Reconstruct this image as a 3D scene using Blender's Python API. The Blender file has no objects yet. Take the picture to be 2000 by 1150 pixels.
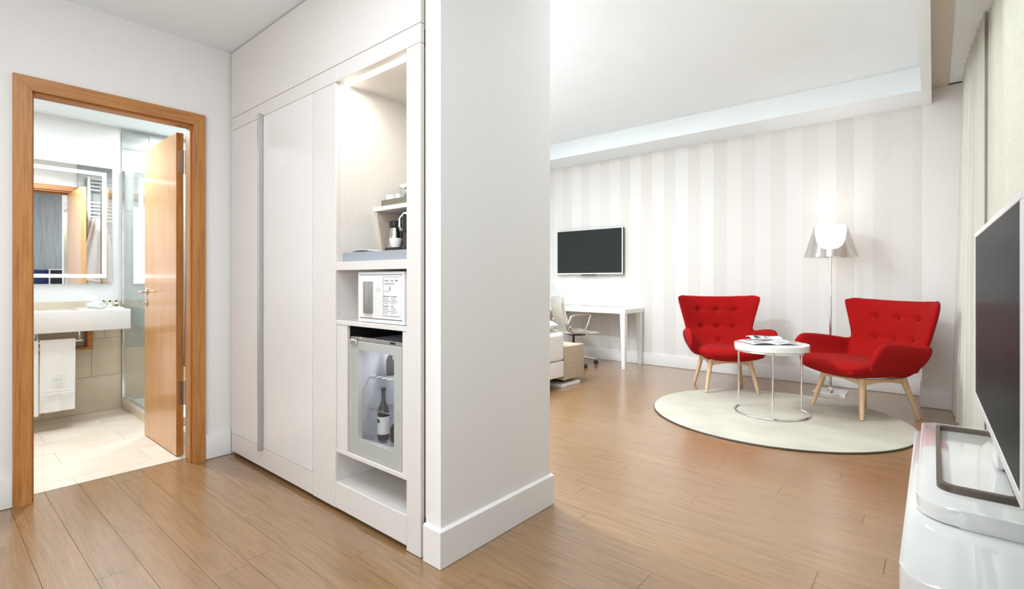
import bpy, bmesh, math, random
import numpy as np
from mathutils import Vector, Matrix
PI = math.pi
sc = bpy.context.scene
C = sc.collection
random.seed(7)

# ------------------------------------------------------------------ camera
H = 1.12
cam_d = bpy.data.cameras.new('camera'); cam = bpy.data.objects.new('camera', cam_d); C.objects.link(cam)
FP = 978.0
cam_d.sensor_fit = 'HORIZONTAL'; cam_d.sensor_width = 36.0
cam_d.lens = 36.0 * FP / 2000.0
cam_d.shift_y = -(575.0 - 546.0) / 2000.0
cam_d.clip_start = 0.02
ang = math.atan2(978.0, 824.0)           # angle between the view direction's right and +X
cam.location = (0, 0, H)
# forward in world = (.7647, .6443)
cam.rotation_euler = (PI / 2, 0, math.atan2(824.0, 978.0) - PI / 2 + 0.0)
fw = Vector((978.0, 824.0, 0)).normalized()
cam.rotation_euler = fw.to_track_quat('-Z', 'Y').to_euler()
sc.camera = cam

# ------------------------------------------------------------------ world, exposure, lights
w = bpy.data.worlds.new('world'); sc.world = w; w.use_nodes = True
w.node_tree.nodes['Background'].inputs[0].default_value = (1, .98, .95, 1)
w.node_tree.nodes['Background'].inputs[1].default_value = 0.5
sc.view_settings.view_transform = 'Standard'; sc.view_settings.look = 'None'
sc.view_settings.gamma = 1; sc.view_settings.exposure = 0.50
try: sc.view_settings.use_curve_mapping = False
except Exception: pass

def area(name, loc, size, energy, col=(1, .97, .93), rot=(0, 0, 0), sy=None, spread=None):
    l = bpy.data.lights.new(name, 'AREA'); l.energy = energy; l.color = col
    l.shape = 'RECTANGLE'; l.size = size; l.size_y = sy or size
    if spread: l.spread = spread
    o = bpy.data.objects.new(name, l); o.location = loc; o.rotation_euler = rot; C.objects.link(o)
    return o
def point(name, loc, energy, col=(1, .95, .88), r=.05):
    l = bpy.data.lights.new(name, 'POINT'); l.energy = energy; l.color = col; l.shadow_soft_size = r
    o = bpy.data.objects.new(name, l); o.location = loc; C.objects.link(o); return o

CW = (.84, .925, 1)
area('entry_ceiling_light', (.2, 1.35, 2.56), .9, 22, CW, sy=1.6)
area('living_fill_light', (3.0, .75, 2.97), 1.2, 19, CW, sy=.9)  # added soft fill above the view, stands for no known lamp
area('bed_ceiling_light', (3.6, 3.3, 2.97), 1.2, 54, CW, sy=1.2)
area('bedside_light', (2.45, 3.0, 2.9), .35, 70, CW, sy=.35)
area('bath_ceiling_light', (.35, 4.6, 2.43), .8, 9, CW, sy=1.0)
area('bath_downlight', (.85, 4.5, 2.43), .13, 14, CW, rot=(-.42, 0, 0), spread=1.9)
area('shower_fill_light', (1.6, 5.0, 2.43), .35, 18, CW, sy=.4)  # added fill to brighten the shower tiles, no lamp seen there
area('entry_fill_light', (-1.25, 1.0, 1.5), 1.9, 22, CW, rot=(0, -PI / 2, 0), sy=1.8)  # added fill panel behind the camera, no lamp on that wall
area('rear_fill_light', (-.6, -.36, 1.5), 1.0, 9, CW, rot=(PI / 2, 0, 0), sy=1.9)  # added fill behind the camera, there is no window here

# ------------------------------------------------------------------ materials
M = {}
def base_mat(name, col, rough=.5, metal=0.0, spec=None, coat=0, sheen=0):
    m = bpy.data.materials.new(name); m.use_nodes = True
    nt = m.node_tree; b = nt.nodes['Principled BSDF']
    b.inputs['Base Color'].default_value = (*col, 1)
    b.inputs['Roughness'].default_value = rough
    b.inputs['Metallic'].default_value = metal
    if spec is not None: b.inputs['Specular IOR Level'].default_value = spec
    if coat: b.inputs['Coat Weight'].default_value = coat; b.inputs['Coat Roughness'].default_value = .04
    if sheen: b.inputs['Sheen Weight'].default_value = sheen; b.inputs['Sheen Roughness'].default_value = .5
    M[name] = m
    return m, nt, b
def N(nt, t, **kw):
    n = nt.nodes.new(t)
    for k, v in kw.items():
        if k in n.inputs: n.inputs[k].default_value = v
        else: setattr(n, k, v)
    return n
def texmap(nt, scale=(1, 1, 1), rot=(0, 0, 0), rand=False):
    tc = N(nt, 'ShaderNodeTexCoord'); mp = N(nt, 'ShaderNodeMapping')
    mp.inputs['Scale'].default_value = scale; mp.inputs['Rotation'].default_value = rot
    nt.links.new(tc.outputs['Object'], mp.inputs['Vector'])
    if rand:
        oi = N(nt, 'ShaderNodeObjectInfo'); ml = N(nt, 'ShaderNodeMath', operation='MULTIPLY'); ml.inputs[1].default_value = 37.0
        nt.links.new(oi.outputs['Random'], ml.inputs[0])
        nt.links.new(ml.outputs[0], mp.inputs['Location'])
    return mp
def ramp(nt, stops):
    r = N(nt, 'ShaderNodeValToRGB'); e = r.color_ramp.elements
    while len(e) < len(stops): e.new(.5)
    for i, (p, c) in enumerate(stops): e[i].position = p; e[i].color = (*c, 1)
    return r
def noise_mat(name, c1, c2, rough=.5, scale=(1, 1, 1), nscale=5, bump=0, detail=4, dist=.001, rand=False, **kw):
    m, nt, b = base_mat(name, c1, rough, **kw)
    mp = texmap(nt, scale, rand=rand); n = N(nt, 'ShaderNodeTexNoise', Scale=nscale, Detail=detail)
    nt.links.new(mp.outputs[0], n.inputs['Vector'])
    r = ramp(nt, [(.3, c1), (.7, c2)])
    nt.links.new(n.outputs['Fac'], r.inputs[0]); nt.links.new(r.outputs[0], b.inputs['Base Color'])
    if bump:
        bp = N(nt, 'ShaderNodeBump', Strength=bump, Distance=dist)
        nt.links.new(n.outputs['Fac'], bp.inputs['Height']); nt.links.new(bp.outputs[0], b.inputs['Normal'])
    return m
def emit(name, col, s):
    m = bpy.data.materials.new(name); m.use_nodes = True; nt = m.node_tree; nt.nodes.clear()
    e = N(nt, 'ShaderNodeEmission'); e.inputs[0].default_value = (*col, 1); e.inputs[1].default_value = s
    o = N(nt, 'ShaderNodeOutputMaterial'); nt.links.new(e.outputs[0], o.inputs[0]); M[name] = m; return m
def glassy(name, tint=(.97, .99, .98), refl=1.0, ior=1.5):
    """thin clear sheet: transparent with a Fresnel mirror on top"""
    m = bpy.data.materials.new(name); m.use_nodes = True; nt = m.node_tree; nt.nodes.clear()
    t = N(nt, 'ShaderNodeBsdfTransparent'); t.inputs[0].default_value = (*tint, 1)
    g = N(nt, 'ShaderNodeBsdfGlossy', Roughness=.01); gm = N(nt, 'ShaderNodeNewGeometry')
    dt = N(nt, 'ShaderNodeVectorMath', operation='DOT_PRODUCT'); nt.links.new(gm.outputs['Normal'], dt.inputs[0]); nt.links.new(gm.outputs['Incoming'], dt.inputs[1])
    ab = N(nt, 'ShaderNodeMath', operation='ABSOLUTE'); nt.links.new(dt.outputs['Value'], ab.inputs[0])
    iv = N(nt, 'ShaderNodeMath', operation='SUBTRACT'); iv.inputs[0].default_value = 1.0; nt.links.new(ab.outputs[0], iv.inputs[1])
    pw = N(nt, 'ShaderNodeMath', operation='POWER'); pw.inputs[1].default_value = 5.0; nt.links.new(iv.outputs[0], pw.inputs[0])
    f = N(nt, 'ShaderNodeMath', operation='MULTIPLY_ADD'); f.inputs[1].default_value = .96; f.inputs[2].default_value = .04; nt.links.new(pw.outputs[0], f.inputs[0])
    ml = N(nt, 'ShaderNodeMath', operation='MULTIPLY'); ml.inputs[1].default_value = refl; ml.use_clamp = True
    mx = N(nt, 'ShaderNodeMixShader'); o = N(nt, 'ShaderNodeOutputMaterial')
    nt.links.new(f.outputs[0], ml.inputs[0]); nt.links.new(ml.outputs[0], mx.inputs[0])
    nt.links.new(t.outputs[0], mx.inputs[1]); nt.links.new(g.outputs[0], mx.inputs[2]); nt.links.new(mx.outputs[0], o.inputs[0])
    M[name] = m; return m
def wood(name, c1, c2, c3, axis='z', rough=.35, rand=True, gs=1.0, spec=.5, coat=0):
    m, nt, b = base_mat(name, c1, rough, spec=spec, coat=coat)
    k = {'x': (.9, 14, 14), 'y': (14, .9, 14), 'z': (14, 14, .9)}[axis]
    k = tuple(v * gs for v in k)
    mp = texmap(nt, k, rand=rand)
    n1 = N(nt, 'ShaderNodeTexNoise', Scale=1.6, Detail=5, Roughness=.6, Distortion=.6)
    nt.links.new(mp.outputs[0], n1.inputs['Vector'])
    k2 = tuple(v * (7 if v > 5 else 2) for v in k)
    mp2 = texmap(nt, k2, rand=rand); n2 = N(nt, 'ShaderNodeTexNoise', Scale=1.5, Detail=4, Roughness=.65)
    nt.links.new(mp2.outputs[0], n2.inputs['Vector'])
    ad = N(nt, 'ShaderNodeMath', operation='MULTIPLY_ADD'); ad.inputs[1].default_value = .55
    nt.links.new(n2.outputs['Fac'], ad.inputs[0])
    m2 = N(nt, 'ShaderNodeMath', operation='MULTIPLY'); m2.inputs[1].default_value = .5
    nt.links.new(n1.outputs['Fac'], m2.inputs[0]); nt.links.new(m2.outputs[0], ad.inputs[2])
    r = ramp(nt, [(.36, c3), (.5, c1), (.66, c2)])
    nt.links.new(ad.outputs[0], r.inputs[0])
    if rand:
        oi = N(nt, 'ShaderNodeObjectInfo'); mr = N(nt, 'ShaderNodeMapRange'); mr.inputs[3].default_value = .95; mr.inputs[4].default_value = 1.05
        nt.links.new(oi.outputs['Random'], mr.inputs[0])
        hv = N(nt, 'ShaderNodeHueSaturation'); nt.links.new(mr.outputs[0], hv.inputs['Value']); nt.links.new(r.outputs[0], hv.inputs['Color'])
        nt.links.new(hv.outputs[0], b.inputs['Base Color'])
    else: nt.links.new(r.outputs[0], b.inputs['Base Color'])
    bp = N(nt, 'ShaderNodeBump', Strength=.12, Distance=.001); nt.links.new(ad.outputs[0], bp.inputs['Height']); nt.links.new(bp.outputs[0], b.inputs['Normal'])
    return m
def L(r, g, b):   # sRGB 0-255 -> linear
    return tuple(((v / 255) / 12.92 if v / 255 <= .04045 else ((v / 255 + .055) / 1.055) ** 2.4) for v in (r, g, b))

noise_mat('wall_paint', L(234, 230, 226), L(236, 232, 228), .75, scale=(60, 60, 3), nscale=3, bump=.08)
noise_mat('ceiling_paint', L(240, 246, 247), L(243, 248, 249), .85, nscale=2)
noise_mat('trim_white', L(233, 230, 226), L(236, 233, 230), .4, nscale=2)
noise_mat('laminate_linen', L(221, 214, 208), L(228, 222, 216), .33, scale=(60, 60, 4), nscale=4, bump=.05, spec=.5)
noise_mat('laminate_tan', L(206, 188, 172), L(216, 200, 184), .5, scale=(20, 20, 4), nscale=6)
noise_mat('door_laminate', L(226, 221, 217), L(231, 226, 222), .3, scale=(50, 50, 2), nscale=4, bump=.03)
base_mat('cabinet_gloss', L(212, 210, 205), .10, spec=.6, coat=.6)
base_mat('gloss_white', L(238, 237, 234), .12, spec=.6, coat=.6)
base_mat('matt_white', L(238, 238, 236), .5)
base_mat('ceramic', L(242, 242, 240), .12, coat=.3)
base_mat('black_plastic', (.012, .012, .012), .35)
base_mat('black_gloss', (.010, .011, .012), .12, spec=.35)
base_mat('tv_screen', (.034, .038, .038), .3, spec=.004)
base_mat('floor_base', L(140, 104, 72), .8)
base_mat('gap_shade', (.02, .017, .015), .8)  # near-black colour standing in for shade inside gaps
base_mat('rubber', (.015, .015, .015), .7)
base_mat('chrome', (.86, .86, .86), .08, 1.0)
base_mat('nickel', (.62, .57, .52), .25, 1.0)
base_mat('brushed_steel', (.55, .55, .53), .35, 1.0)
base_mat('bronze_steel', L(96, 86, 76), .35, .6)
base_mat('mirror_silver', (.93, .95, .94), .005, 1.0)
base_mat('fridge_trim', L(212, 214, 206), .3, .1)
base_mat('fridge_inner', L(206, 206, 214), .5)
wood('oak_floor', L(140, 104, 65), L(155, 118, 79), L(114, 82, 48), 'y', .34, gs=2.6, spec=.5, coat=.9)
M['oak_floor'].node_tree.nodes['Principled BSDF'].inputs['Coat IOR'].default_value = 1.65
M['oak_floor'].node_tree.nodes['Principled BSDF'].inputs['Coat Roughness'].default_value = .22
wood('door_wood', L(206, 152, 98), L(216, 166, 114), L(192, 138, 84), 'z', .22, gs=1.3, coat=.25)
wood('frame_wood', L(180, 120, 62), L(196, 138, 76), L(146, 90, 42), 'z', .4, gs=2.2)
wood('frame_wood_x', L(180, 120, 62), L(196, 138, 76), L(146, 90, 42), 'x', .4, gs=2.2)
wood('ash_leg', L(222, 188, 146), L(232, 202, 164), L(208, 170, 126), 'z', .35, gs=1.5)
noise_mat('bath_tile', L(220, 204, 184), L(232, 219, 202), .3, scale=(1, 1, 1), nscale=4, rand=True)
noise_mat('bath_wall_tile', L(214, 196, 170), L(230, 215, 192), .3, scale=(1, 1, 1), nscale=5, rand=True)
noise_mat('grey_marble', L(158, 162, 158), L(188, 191, 187), .25, scale=(1, 3, 3), nscale=6, rand=True, detail=8)
noise_mat('grout', L(188, 180, 168), L(196, 188, 176), .8)
noise_mat('terry', L(238, 238, 236), L(246, 246, 244), .95, nscale=220, bump=.6, dist=.002)
noise_mat('bed_linen', L(238, 236, 234), L(244, 242, 240), .85, nscale=8)
noise_mat('red_felt', L(152, 7, 6), L(162, 11, 9), .95, nscale=260, bump=.25, dist=.001, spec=.25)
noise_mat('rug_pile', L(182, 175, 160), L(200, 194, 179), .95, nscale=3.2, detail=10, bump=.3, dist=.004)
noise_mat('woven_beige', L(172, 154, 132), L(214, 198, 176), .9, scale=(1, 1, 1), nscale=120, bump=.5, dist=.002, detail=2)
noise_mat('leather_cream', L(206, 200, 186), L(212, 206, 192), .4, nscale=60, bump=.1)
noise_mat('grey_leather', L(148, 152, 158), L(166, 170, 176), .5, nscale=160, bump=.2)
noise_mat('olive_leather', L(112, 106, 92), L(124, 118, 102), .5, nscale=160, bump=.2)
noise_mat('navy_fabric', L(28, 40, 84), L(34, 48, 96), .8, nscale=60)
noise_mat('robe_cloth', L(226, 216, 214), L(238, 230, 228), .9, nscale=80, bump=.4, dist=.002)
wood('grey_panel', L(150, 154, 156), L(166, 170, 172), L(132, 136, 138), 'z', .5)
glassy('clear_glass', (.95, .975, .965), 1.2)
glassy('fridge_glass', (.88, .89, .89), 1.1)
glassy('tumbler_glass', (.95, .96, .95), 1.0)
glassy('green_gel', (.45, .85, .4), .6)
glassy('bottle_glass', (.35, .34, .32), 1.0)
emit('led_white', (1, .99, .97), 4)
emit('led_mirror', (1, 1, 1), 2.2)
emit('desk_led', (1, .99, .97), 9)
emit('lamp_glow', (1, .98, .95), 3.2)
emit('downlight', (1, 1, .98), 5)
# tinted translucent lamp shade
def shade_mat():
    m = bpy.data.materials.new('smoke_shade'); m.use_nodes = True; nt = m.node_tree; nt.nodes.clear()
    t = N(nt, 'ShaderNodeBsdfTransparent'); t.inputs[0].default_value = (.90, .89, .88, 1)
    g = N(nt, 'ShaderNodeBsdfGlossy', Roughness=.12); g.inputs[0].default_value = (.9, .88, .86, 1)
    tc = N(nt, 'ShaderNodeTexCoord'); sp = N(nt, 'ShaderNodeSeparateXYZ'); at = N(nt, 'ShaderNodeMath', operation='ARCTAN2')
    nt.links.new(tc.outputs['Object'], sp.inputs[0]); nt.links.new(sp.outputs[0], at.inputs[0]); nt.links.new(sp.outputs[1], at.inputs[1])
    n = N(nt, 'ShaderNodeTexNoise', Scale=5.0, Detail=3); n.noise_dimensions = '1D'; nt.links.new(at.outputs[0], n.inputs['W'])
    mr = N(nt, 'ShaderNodeMapRange'); mr.inputs[1].default_value = .35; mr.inputs[2].default_value = .7; mr.inputs[3].default_value = .08; mr.inputs[4].default_value = .38
    nt.links.new(n.outputs[0], mr.inputs[0])
    mx = N(nt, 'ShaderNodeMixShader'); o = N(nt, 'ShaderNodeOutputMaterial')
    nt.links.new(mr.outputs[0], mx.inputs[0]); nt.links.new(t.outputs[0], mx.inputs[1]); nt.links.new(g.outputs[0], mx.inputs[2]); nt.links.new(mx.outputs[0], o.inputs[0])
    M['smoke_shade'] = m
shade_mat()
def stripe_wallpaper():
    m, nt, b = base_mat('striped_wallpaper', (.8, .8, .8), .7)
    tc = N(nt, 'ShaderNodeTexCoord'); sp = N(nt, 'ShaderNodeSeparateXYZ'); nt.links.new(tc.outputs['Object'], sp.inputs[0])
    d = N(nt, 'ShaderNodeMath', operation='DIVIDE'); d.inputs[1].default_value = .157
    f = N(nt, 'ShaderNodeMath', operation='FLOOR'); nt.links.new(sp.outputs[1], d.inputs[0]); nt.links.new(d.outputs[0], f.inputs[0])
    md = N(nt, 'ShaderNodeMath', operation='PINGPONG'); md.inputs[1].default_value = 1.0; nt.links.new(f.outputs[0], md.inputs[0])
    wn = N(nt, 'ShaderNodeTexWhiteNoise'); wn.noise_dimensions = '1D'; nt.links.new(f.outputs[0], wn.inputs['W'])
    ml = N(nt, 'ShaderNodeMath', operation='MULTIPLY_ADD'); ml.inputs[1].default_value = .45
    nt.links.new(wn.outputs[0], ml.inputs[0])
    m3 = N(nt, 'ShaderNodeMath', operation='MULTIPLY'); m3.inputs[1].default_value = .55; nt.links.new(md.outputs[0], m3.inputs[0]); nt.links.new(m3.outputs[0], ml.inputs[2])
    r = ramp(nt, [(0, L(220, 215, 208)), (.5, L(225, 221, 216)), (1, L(229, 227, 223))])
    nt.links.new(ml.outputs[0], r.inputs[0])
    mp = texmap(nt, (1, 90, 3)); n = N(nt, 'ShaderNodeTexNoise', Scale=3.0, Detail=4); nt.links.new(mp.outputs[0], n.inputs[0])
    hv = N(nt, 'ShaderNodeHueSaturation'); mr = N(nt, 'ShaderNodeMapRange'); mr.inputs[3].default_value = .95; mr.inputs[4].default_value = 1.05
    nt.links.new(n.outputs[0], mr.inputs[0]); nt.links.new(mr.outputs[0], hv.inputs['Value']); nt.links.new(r.outputs[0], hv.inputs['Color']); nt.links.new(hv.outputs[0], b.inputs['Base Color'])
stripe_wallpaper()
def net_curtain():
    m, nt, b = base_mat('woven_net', (.8, .8, .75), .8)
    mp = texmap(nt, (1, 1, 1)); v = N(nt, 'ShaderNodeTexVoronoi', Scale=70.0)
    mp.inputs['Scale'].default_value = (1.0, 0, 1.6)
    nt.links.new(mp.outputs[0], v.inputs['Vector'])
    r = ramp(nt, [(.2, L(226, 224, 208)), (.6, L(206, 202, 182))]); nt.links.new(v.outputs['Distance'], r.inputs[0]); nt.links.new(r.outputs[0], b.inputs['Base Color'])
    bp = N(nt, 'ShaderNodeBump', Strength=.5, Distance=.002); nt.links.new(v.outputs['Distance'], bp.inputs['Height']); nt.links.new(bp.outputs[0], b.inputs['Normal'])
net_curtain()
noise_mat('sheer_fabric', L(222, 219, 206), L(236, 234, 224), .8, scale=(40, 40, 1), nscale=2, bump=.2)

for nm_ in ('sheer_fabric', 'woven_net'):
    nt = M[nm_].node_tree; b_ = nt.nodes['Principled BSDF']; o_ = [n for n in nt.nodes if n.type == 'OUTPUT_MATERIAL'][0]
    tl = N(nt, 'ShaderNodeBsdfTranslucent'); tl.inputs[0].default_value = (.9, .89, .85, 1); mx = N(nt, 'ShaderNodeMixShader'); mx.inputs[0].default_value = .4
    nt.links.new(b_.outputs[0], mx.inputs[1]); nt.links.new(tl.outputs[0], mx.inputs[2]); nt.links.new(mx.outputs[0], o_.inputs[0])
emit('daylight_pane', (.93, .96, 1), .8)

# ------------------------------------------------------------------ mesh helpers
def BM(): return bmesh.new()
def box(bm, x0, x1, y0, y1, z0, z1, bev=0, seg=2):
    if x0 > x1: x0, x1 = x1, x0
    if y0 > y1: y0, y1 = y1, y0
    if z0 > z1: z0, z1 = z1, z0
    r = bmesh.ops.create_cube(bm, size=1)
    for v in r['verts']:
        v.co = Vector((x0 + (v.co.x + .5) * (x1 - x0), y0 + (v.co.y + .5) * (y1 - y0), z0 + (v.co.z + .5) * (z1 - z0)))
    if bev:
        es = list({e for v in r['verts'] for e in v.link_edges})
        bmesh.ops.bevel(bm, geom=es, offset=bev, segments=seg, affect='EDGES', profile=.6)
    return bm
def tube(bm, pts, r, n=12, closed=False, caps=True):
    pts = [Vector(p) for p in pts]; k = len(pts)
    rs = r if isinstance(r, (list, tuple)) else [r] * k
    rings = []; up = None
    for i, p in enumerate(pts):
        a = pts[(i - 1) % k] if (closed or i > 0) else p; b = pts[(i + 1) % k] if (closed or i < k - 1) else p
        t = (b - a).normalized()
        if up is None:
            up = Vector((0, 0, 1)) if abs(t.z) < .9 else Vector((1, 0, 0))
        s = t.cross(up).normalized(); up = s.cross(t).normalized()
        rings.append([bm.verts.new(p + (s * math.cos(2 * PI * j / n) + up * math.sin(2 * PI * j / n)) * rs[i]) for j in range(n)])
    for i in range(k if closed else k - 1):
        A, B = rings[i], rings[(i + 1) % k]
        for j in range(n): bm.faces.new((A[j], A[(j + 1) % n], B[(j + 1) % n], B[j]))
    if caps and not closed:
        bm.faces.new(rings[0][::-1]); bm.faces.new(rings[-1])
    return bm
def lathe(bm, prof, c=(0, 0, 0), n=32, ax='z', capb=True, capt=True, sx=1, sy=1):
    rings = []
    for r, z in prof:
        ring = []
        for j in range(n):
            a = 2 * PI * j / n
            if ax == 'z': p = (c[0] + r * math.cos(a) * sx, c[1] + r * math.sin(a) * sy, c[2] + z)
            elif ax == 'x': p = (c[0] + z, c[1] + r * math.cos(a), c[2] + r * math.sin(a))
            else: p = (c[0] + r * math.cos(a), c[1] + z, c[2] + r * math.sin(a))
            ring.append(bm.verts.new(p))
        rings.append(ring)
    for A, B in zip(rings, rings[1:]):
        for j in range(n): bm.faces.new((A[j], A[(j + 1) % n], B[(j + 1) % n], B[j]))
    if capb and prof[0][0] > 1e-4: bm.faces.new(rings[0][::-1])
    if capt and prof[-1][0] > 1e-4: bm.faces.new(rings[-1])
    return bm
def prism(bm, poly, a, b, ax='z', bev=0):
    """extrude a 2-D polygon; ax z: (x,y); ax y: (x,z); ax x: (y,z)"""
    def P(p, h): return {'z': (p[0], p[1], h), 'y': (p[0], h, p[1]), 'x': (h, p[0], p[1])}[ax]
    A = [bm.verts.new(P(p, a)) for p in poly]; B = [bm.verts.new(P(p, b)) for p in poly]
    n = len(poly); f0 = bm.faces.new(A[::-1]); f1 = bm.faces.new(B)
    for i in range(n): bm.faces.new((A[i], A[(i + 1) % n], B[(i + 1) % n], B[i]))
    if bev:
        es = list(f0.edges) + list(f1.edges)
        bmesh.ops.bevel(bm, geom=es, offset=bev, segments=2, affect='EDGES', profile=.6)
    return bm
def rrect(x0, x1, y0, y1, r, n=6):
    out = []
    rr = r if isinstance(r, (list, tuple)) else [r] * 4
    for (cx, cy, a0, q) in ((x1 - rr[0], y1 - rr[0], 0, rr[0]), (x0 + rr[1], y1 - rr[1], PI / 2, rr[1]), (x0 + rr[2], y0 + rr[2], PI, rr[2]), (x1 - rr[3], y0 + rr[3], 1.5 * PI, rr[3])):
        for i in range(n + 1): out.append((cx + q * math.cos(a0 + PI / 2 * i / n), cy + q * math.sin(a0 + PI / 2 * i / n)))
    return out
def grid(bm, f, nu, nv, thick=0):
    V = [[bm.verts.new(f(i / nu, j / nv)) for j in range(nv + 1)] for i in range(nu + 1)]
    for i in range(nu):
        for j in range(nv): bm.faces.new((V[i][j], V[i + 1][j], V[i + 1][j + 1], V[i][j + 1]))
    if thick:
        bmesh.ops.recalc_face_normals(bm, faces=bm.faces)
        bmesh.ops.solidify(bm, geom=list(bm.faces), thickness=thick)
    return bm
def obj(name, bm, mat, parent=None, smooth=None, world=True, label=None, kind=None):
    bmesh.ops.recalc_face_normals(bm, faces=bm.faces)
    me = bpy.data.meshes.new(name)
    o = bpy.data.objects.new(name, me)
    if parent is not None:
        if world:
            mw = Matrix.Identity(4); chain = []; q = parent
            while q is not None: chain.append(q); q = q.parent
            for q in reversed(chain): mw = mw @ q.matrix_basis
            bm.transform(mw.inverted())
        o.parent = parent
    bm.to_mesh(me); bm.free()
    me.materials.append(M[mat] if isinstance(mat, str) else mat)
    if smooth is not False:
        me.polygons.foreach_set('use_smooth', [True] * len(me.polygons))
        try: me.set_sharp_from_angle(angle=math.radians(smooth or 35))
        except Exception: pass
    C.objects.link(o)
    if label: o['label'] = label
    if kind: o['kind'] = kind
    return o
def thing(name, label, cat, loc=(0, 0, 0), rz=0, group=None, kind=None):
    o = bpy.data.objects.new(name, None); o.location = loc; o.rotation_euler = (0, 0, rz); o.empty_display_size = .1
    C.objects.link(o)
    if label: o['label'] = label
    if cat: o['category'] = cat
    if group: o['group'] = group
    if kind: o['kind'] = kind
    return o
def tag(o, label, cat, group=None):
    o['label'] = label; o['category'] = cat
    if group: o['group'] = group
    return o
def struct(name, bm, mat, label, cat, parent=None):
    o = obj(name, bm, mat, parent); o['kind'] = 'structure'; o['label'] = label; o['category'] = cat
    return o
def copy_part(src, parent, loc=(0, 0, 0), name=None):
    c = src.copy(); C.objects.link(c); c.parent = parent; c.location = loc
    return c

# ================================================================== STRUCTURE
XW = 6.21       # striped wall
# ---- floors
fl = struct('floor', box(BM(), -1.3, 6.4, -.5, 6.4, -.06, -.008), 'floor_base', 'honey oak plank floor running through the entry and living area', 'floor')
def plank_mesh(x0, x1, y0, y1):
    bm = BM(); cx, cy = (x0 + x1) / 2, (y0 + y1) / 2
    a, b = (x1 - x0) / 2 - .0003, (y1 - y0) / 2 - .0003; e = .0005
    lo = [bm.verts.new((sx * a, sy * b, -.008)) for sx, sy in ((-1, -1), (1, -1), (1, 1), (-1, 1))]
    mi = [bm.verts.new((sx * a, sy * b, -.0012)) for sx, sy in ((-1, -1), (1, -1), (1, 1), (-1, 1))]
    hi = [bm.verts.new((sx * (a - e), sy * (b - e), 0)) for sx, sy in ((-1, -1), (1, -1), (1, 1), (-1, 1))]
    bm.faces.new(hi)
    for A, B in ((lo, mi), (mi, hi)):
        for i in range(4): bm.faces.new((A[i], A[(i + 1) % 4], B[(i + 1) % 4], B[i]))
    return bm, (cx, cy, 0)
PWID = .138; k0 = int((.430 - (-.35)) / PWID)
col = 0; x = .430 - 6 * PWID
PLANKS = 0
def add_plank(x0, x1, y0, y1):
    global PLANKS
    bm, c = plank_mesh(x0, x1, y0, y1)
    o = obj('plank', bm, 'oak_floor', fl, smooth=False, world=False); o.location = c; PLANKS += 1
rnd = random.Random(3)
while x < 6.2:
    x1 = min(x + PWID, 6.21)
    segs = []
    if x < 1.30: segs = [(-.36, 3.592)]
    elif x < 2.04: segs = [(-.36, 1.52)]
    else: segs = [(-.36, 6.0)]
    for (a, b) in segs:
        y = a - rnd.random() * 1.3
        while y < b:
            y1 = y + 1.38
            p, q = max(y, a), min(y1, b)
            if q - p > .02: add_plank(x, x1, p, q)
            y = y1
    x += PWID
# ---- bathroom floor tiles
bfl = struct('floor_bathroom', box(BM(), -.7, 2.05, 3.592, 5.5, -.05, -.0025), 'grout', 'pale beige tiled bathroom floor', 'floor')
row = 0; y = 3.425
while y < 5.44:
    y1 = y + .3055
    xs = .565 if row % 2 == 0 else .94
    x = xs - 1.5
    while x < 1.16:
        a, b, c_, d = max(x, -.6), min(x + .75, 1.16), max(y, 3.598), min(y1, 5.44)
        if b - a > .02 and d - c_ > .02:
            bm = box(BM(), -(b - a) / 2 + .001, (b - a) / 2 - .001, -(d - c_) / 2 + .001, (d - c_) / 2 - .001, -.003, 0)
            o = obj('tile', bm, 'bath_tile', bfl, smooth=False, world=False); o.location = ((a + b) / 2, (c_ + d) / 2, 0)
        x += .75
    y = y1; row += 1
struct('trim_1', box(BM(), .33, 1.10, 3.586, 3.596, -.004, .0012), 'brushed_steel', 'thin metal threshold strip between oak floor and bathroom tiles', 'threshold')

# ---- walls
def wall(name, b, mat, label): return struct(name, box(BM(), *b), mat, label, 'wall')
bm = BM()
box(bm, -1.3, .325, 3.47, 3.60, 0, 2.62); box(bm, 1.125, 1.36, 3.47, 3.60, 0, 2.62); box(bm, .325, 1.125, 3.47, 3.60, 2.12, 2.62)
struct('wall_left', bm, 'wall_paint', 'pale entry wall around the wooden bathroom doorway', 'wall')
wall('wall_bathroom_partition', (1.36, 2.10, 3.47, 3.60, 0, 3.05), 'wall_paint', 'partition behind the wardrobe between bathroom and closet')
wall('wall_entry', (-1.35, -1.3, -.5, 3.6, 0, 3.05), 'wall_paint', 'entry side wall behind the camera')
wall('wall_pillar', (1.311, 2.035, 1.467, 1.555, 0, 3.0), 'wall_paint', 'pale end wall panel between wardrobe and living area')
wall('wall_closet_back', (1.98, 2.035, 1.555, 3.47, 0, 3.0), 'wall_paint', 'wall behind the wardrobe facing the bed area')
wall('wall_bathroom_side', (2.05, 2.15, 3.60, 6.4, 0, 3.05), 'wall_paint', 'wall between shower and bed area')
wall('wall_bathroom_end', (-.7, -.65, 3.6, 5.5, 0, 2.5), 'wall_paint', 'bathroom end wall outside the doorway view')
wall('wall_bedroom_end', (2.15, 6.3, 6.3, 6.35, 0, 3.05), 'wall_paint', 'bed area end wall')
wall('wall_far', (XW, 6.3, -.5, 6.3, 0, 3.05), 'striped_wallpaper', 'striped cream and grey wallpapered wall behind the red armchairs')
wall('wall_right', (-1.3, 6.3, -.45, -.37, 0, 3.05), 'wall_paint', 'wall behind the curtains')
wall('column_corner', (5.70, XW, -.37, .08, 0, 2.79), 'wall_paint', 'square corner column beside the floor lamp wall')
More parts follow.
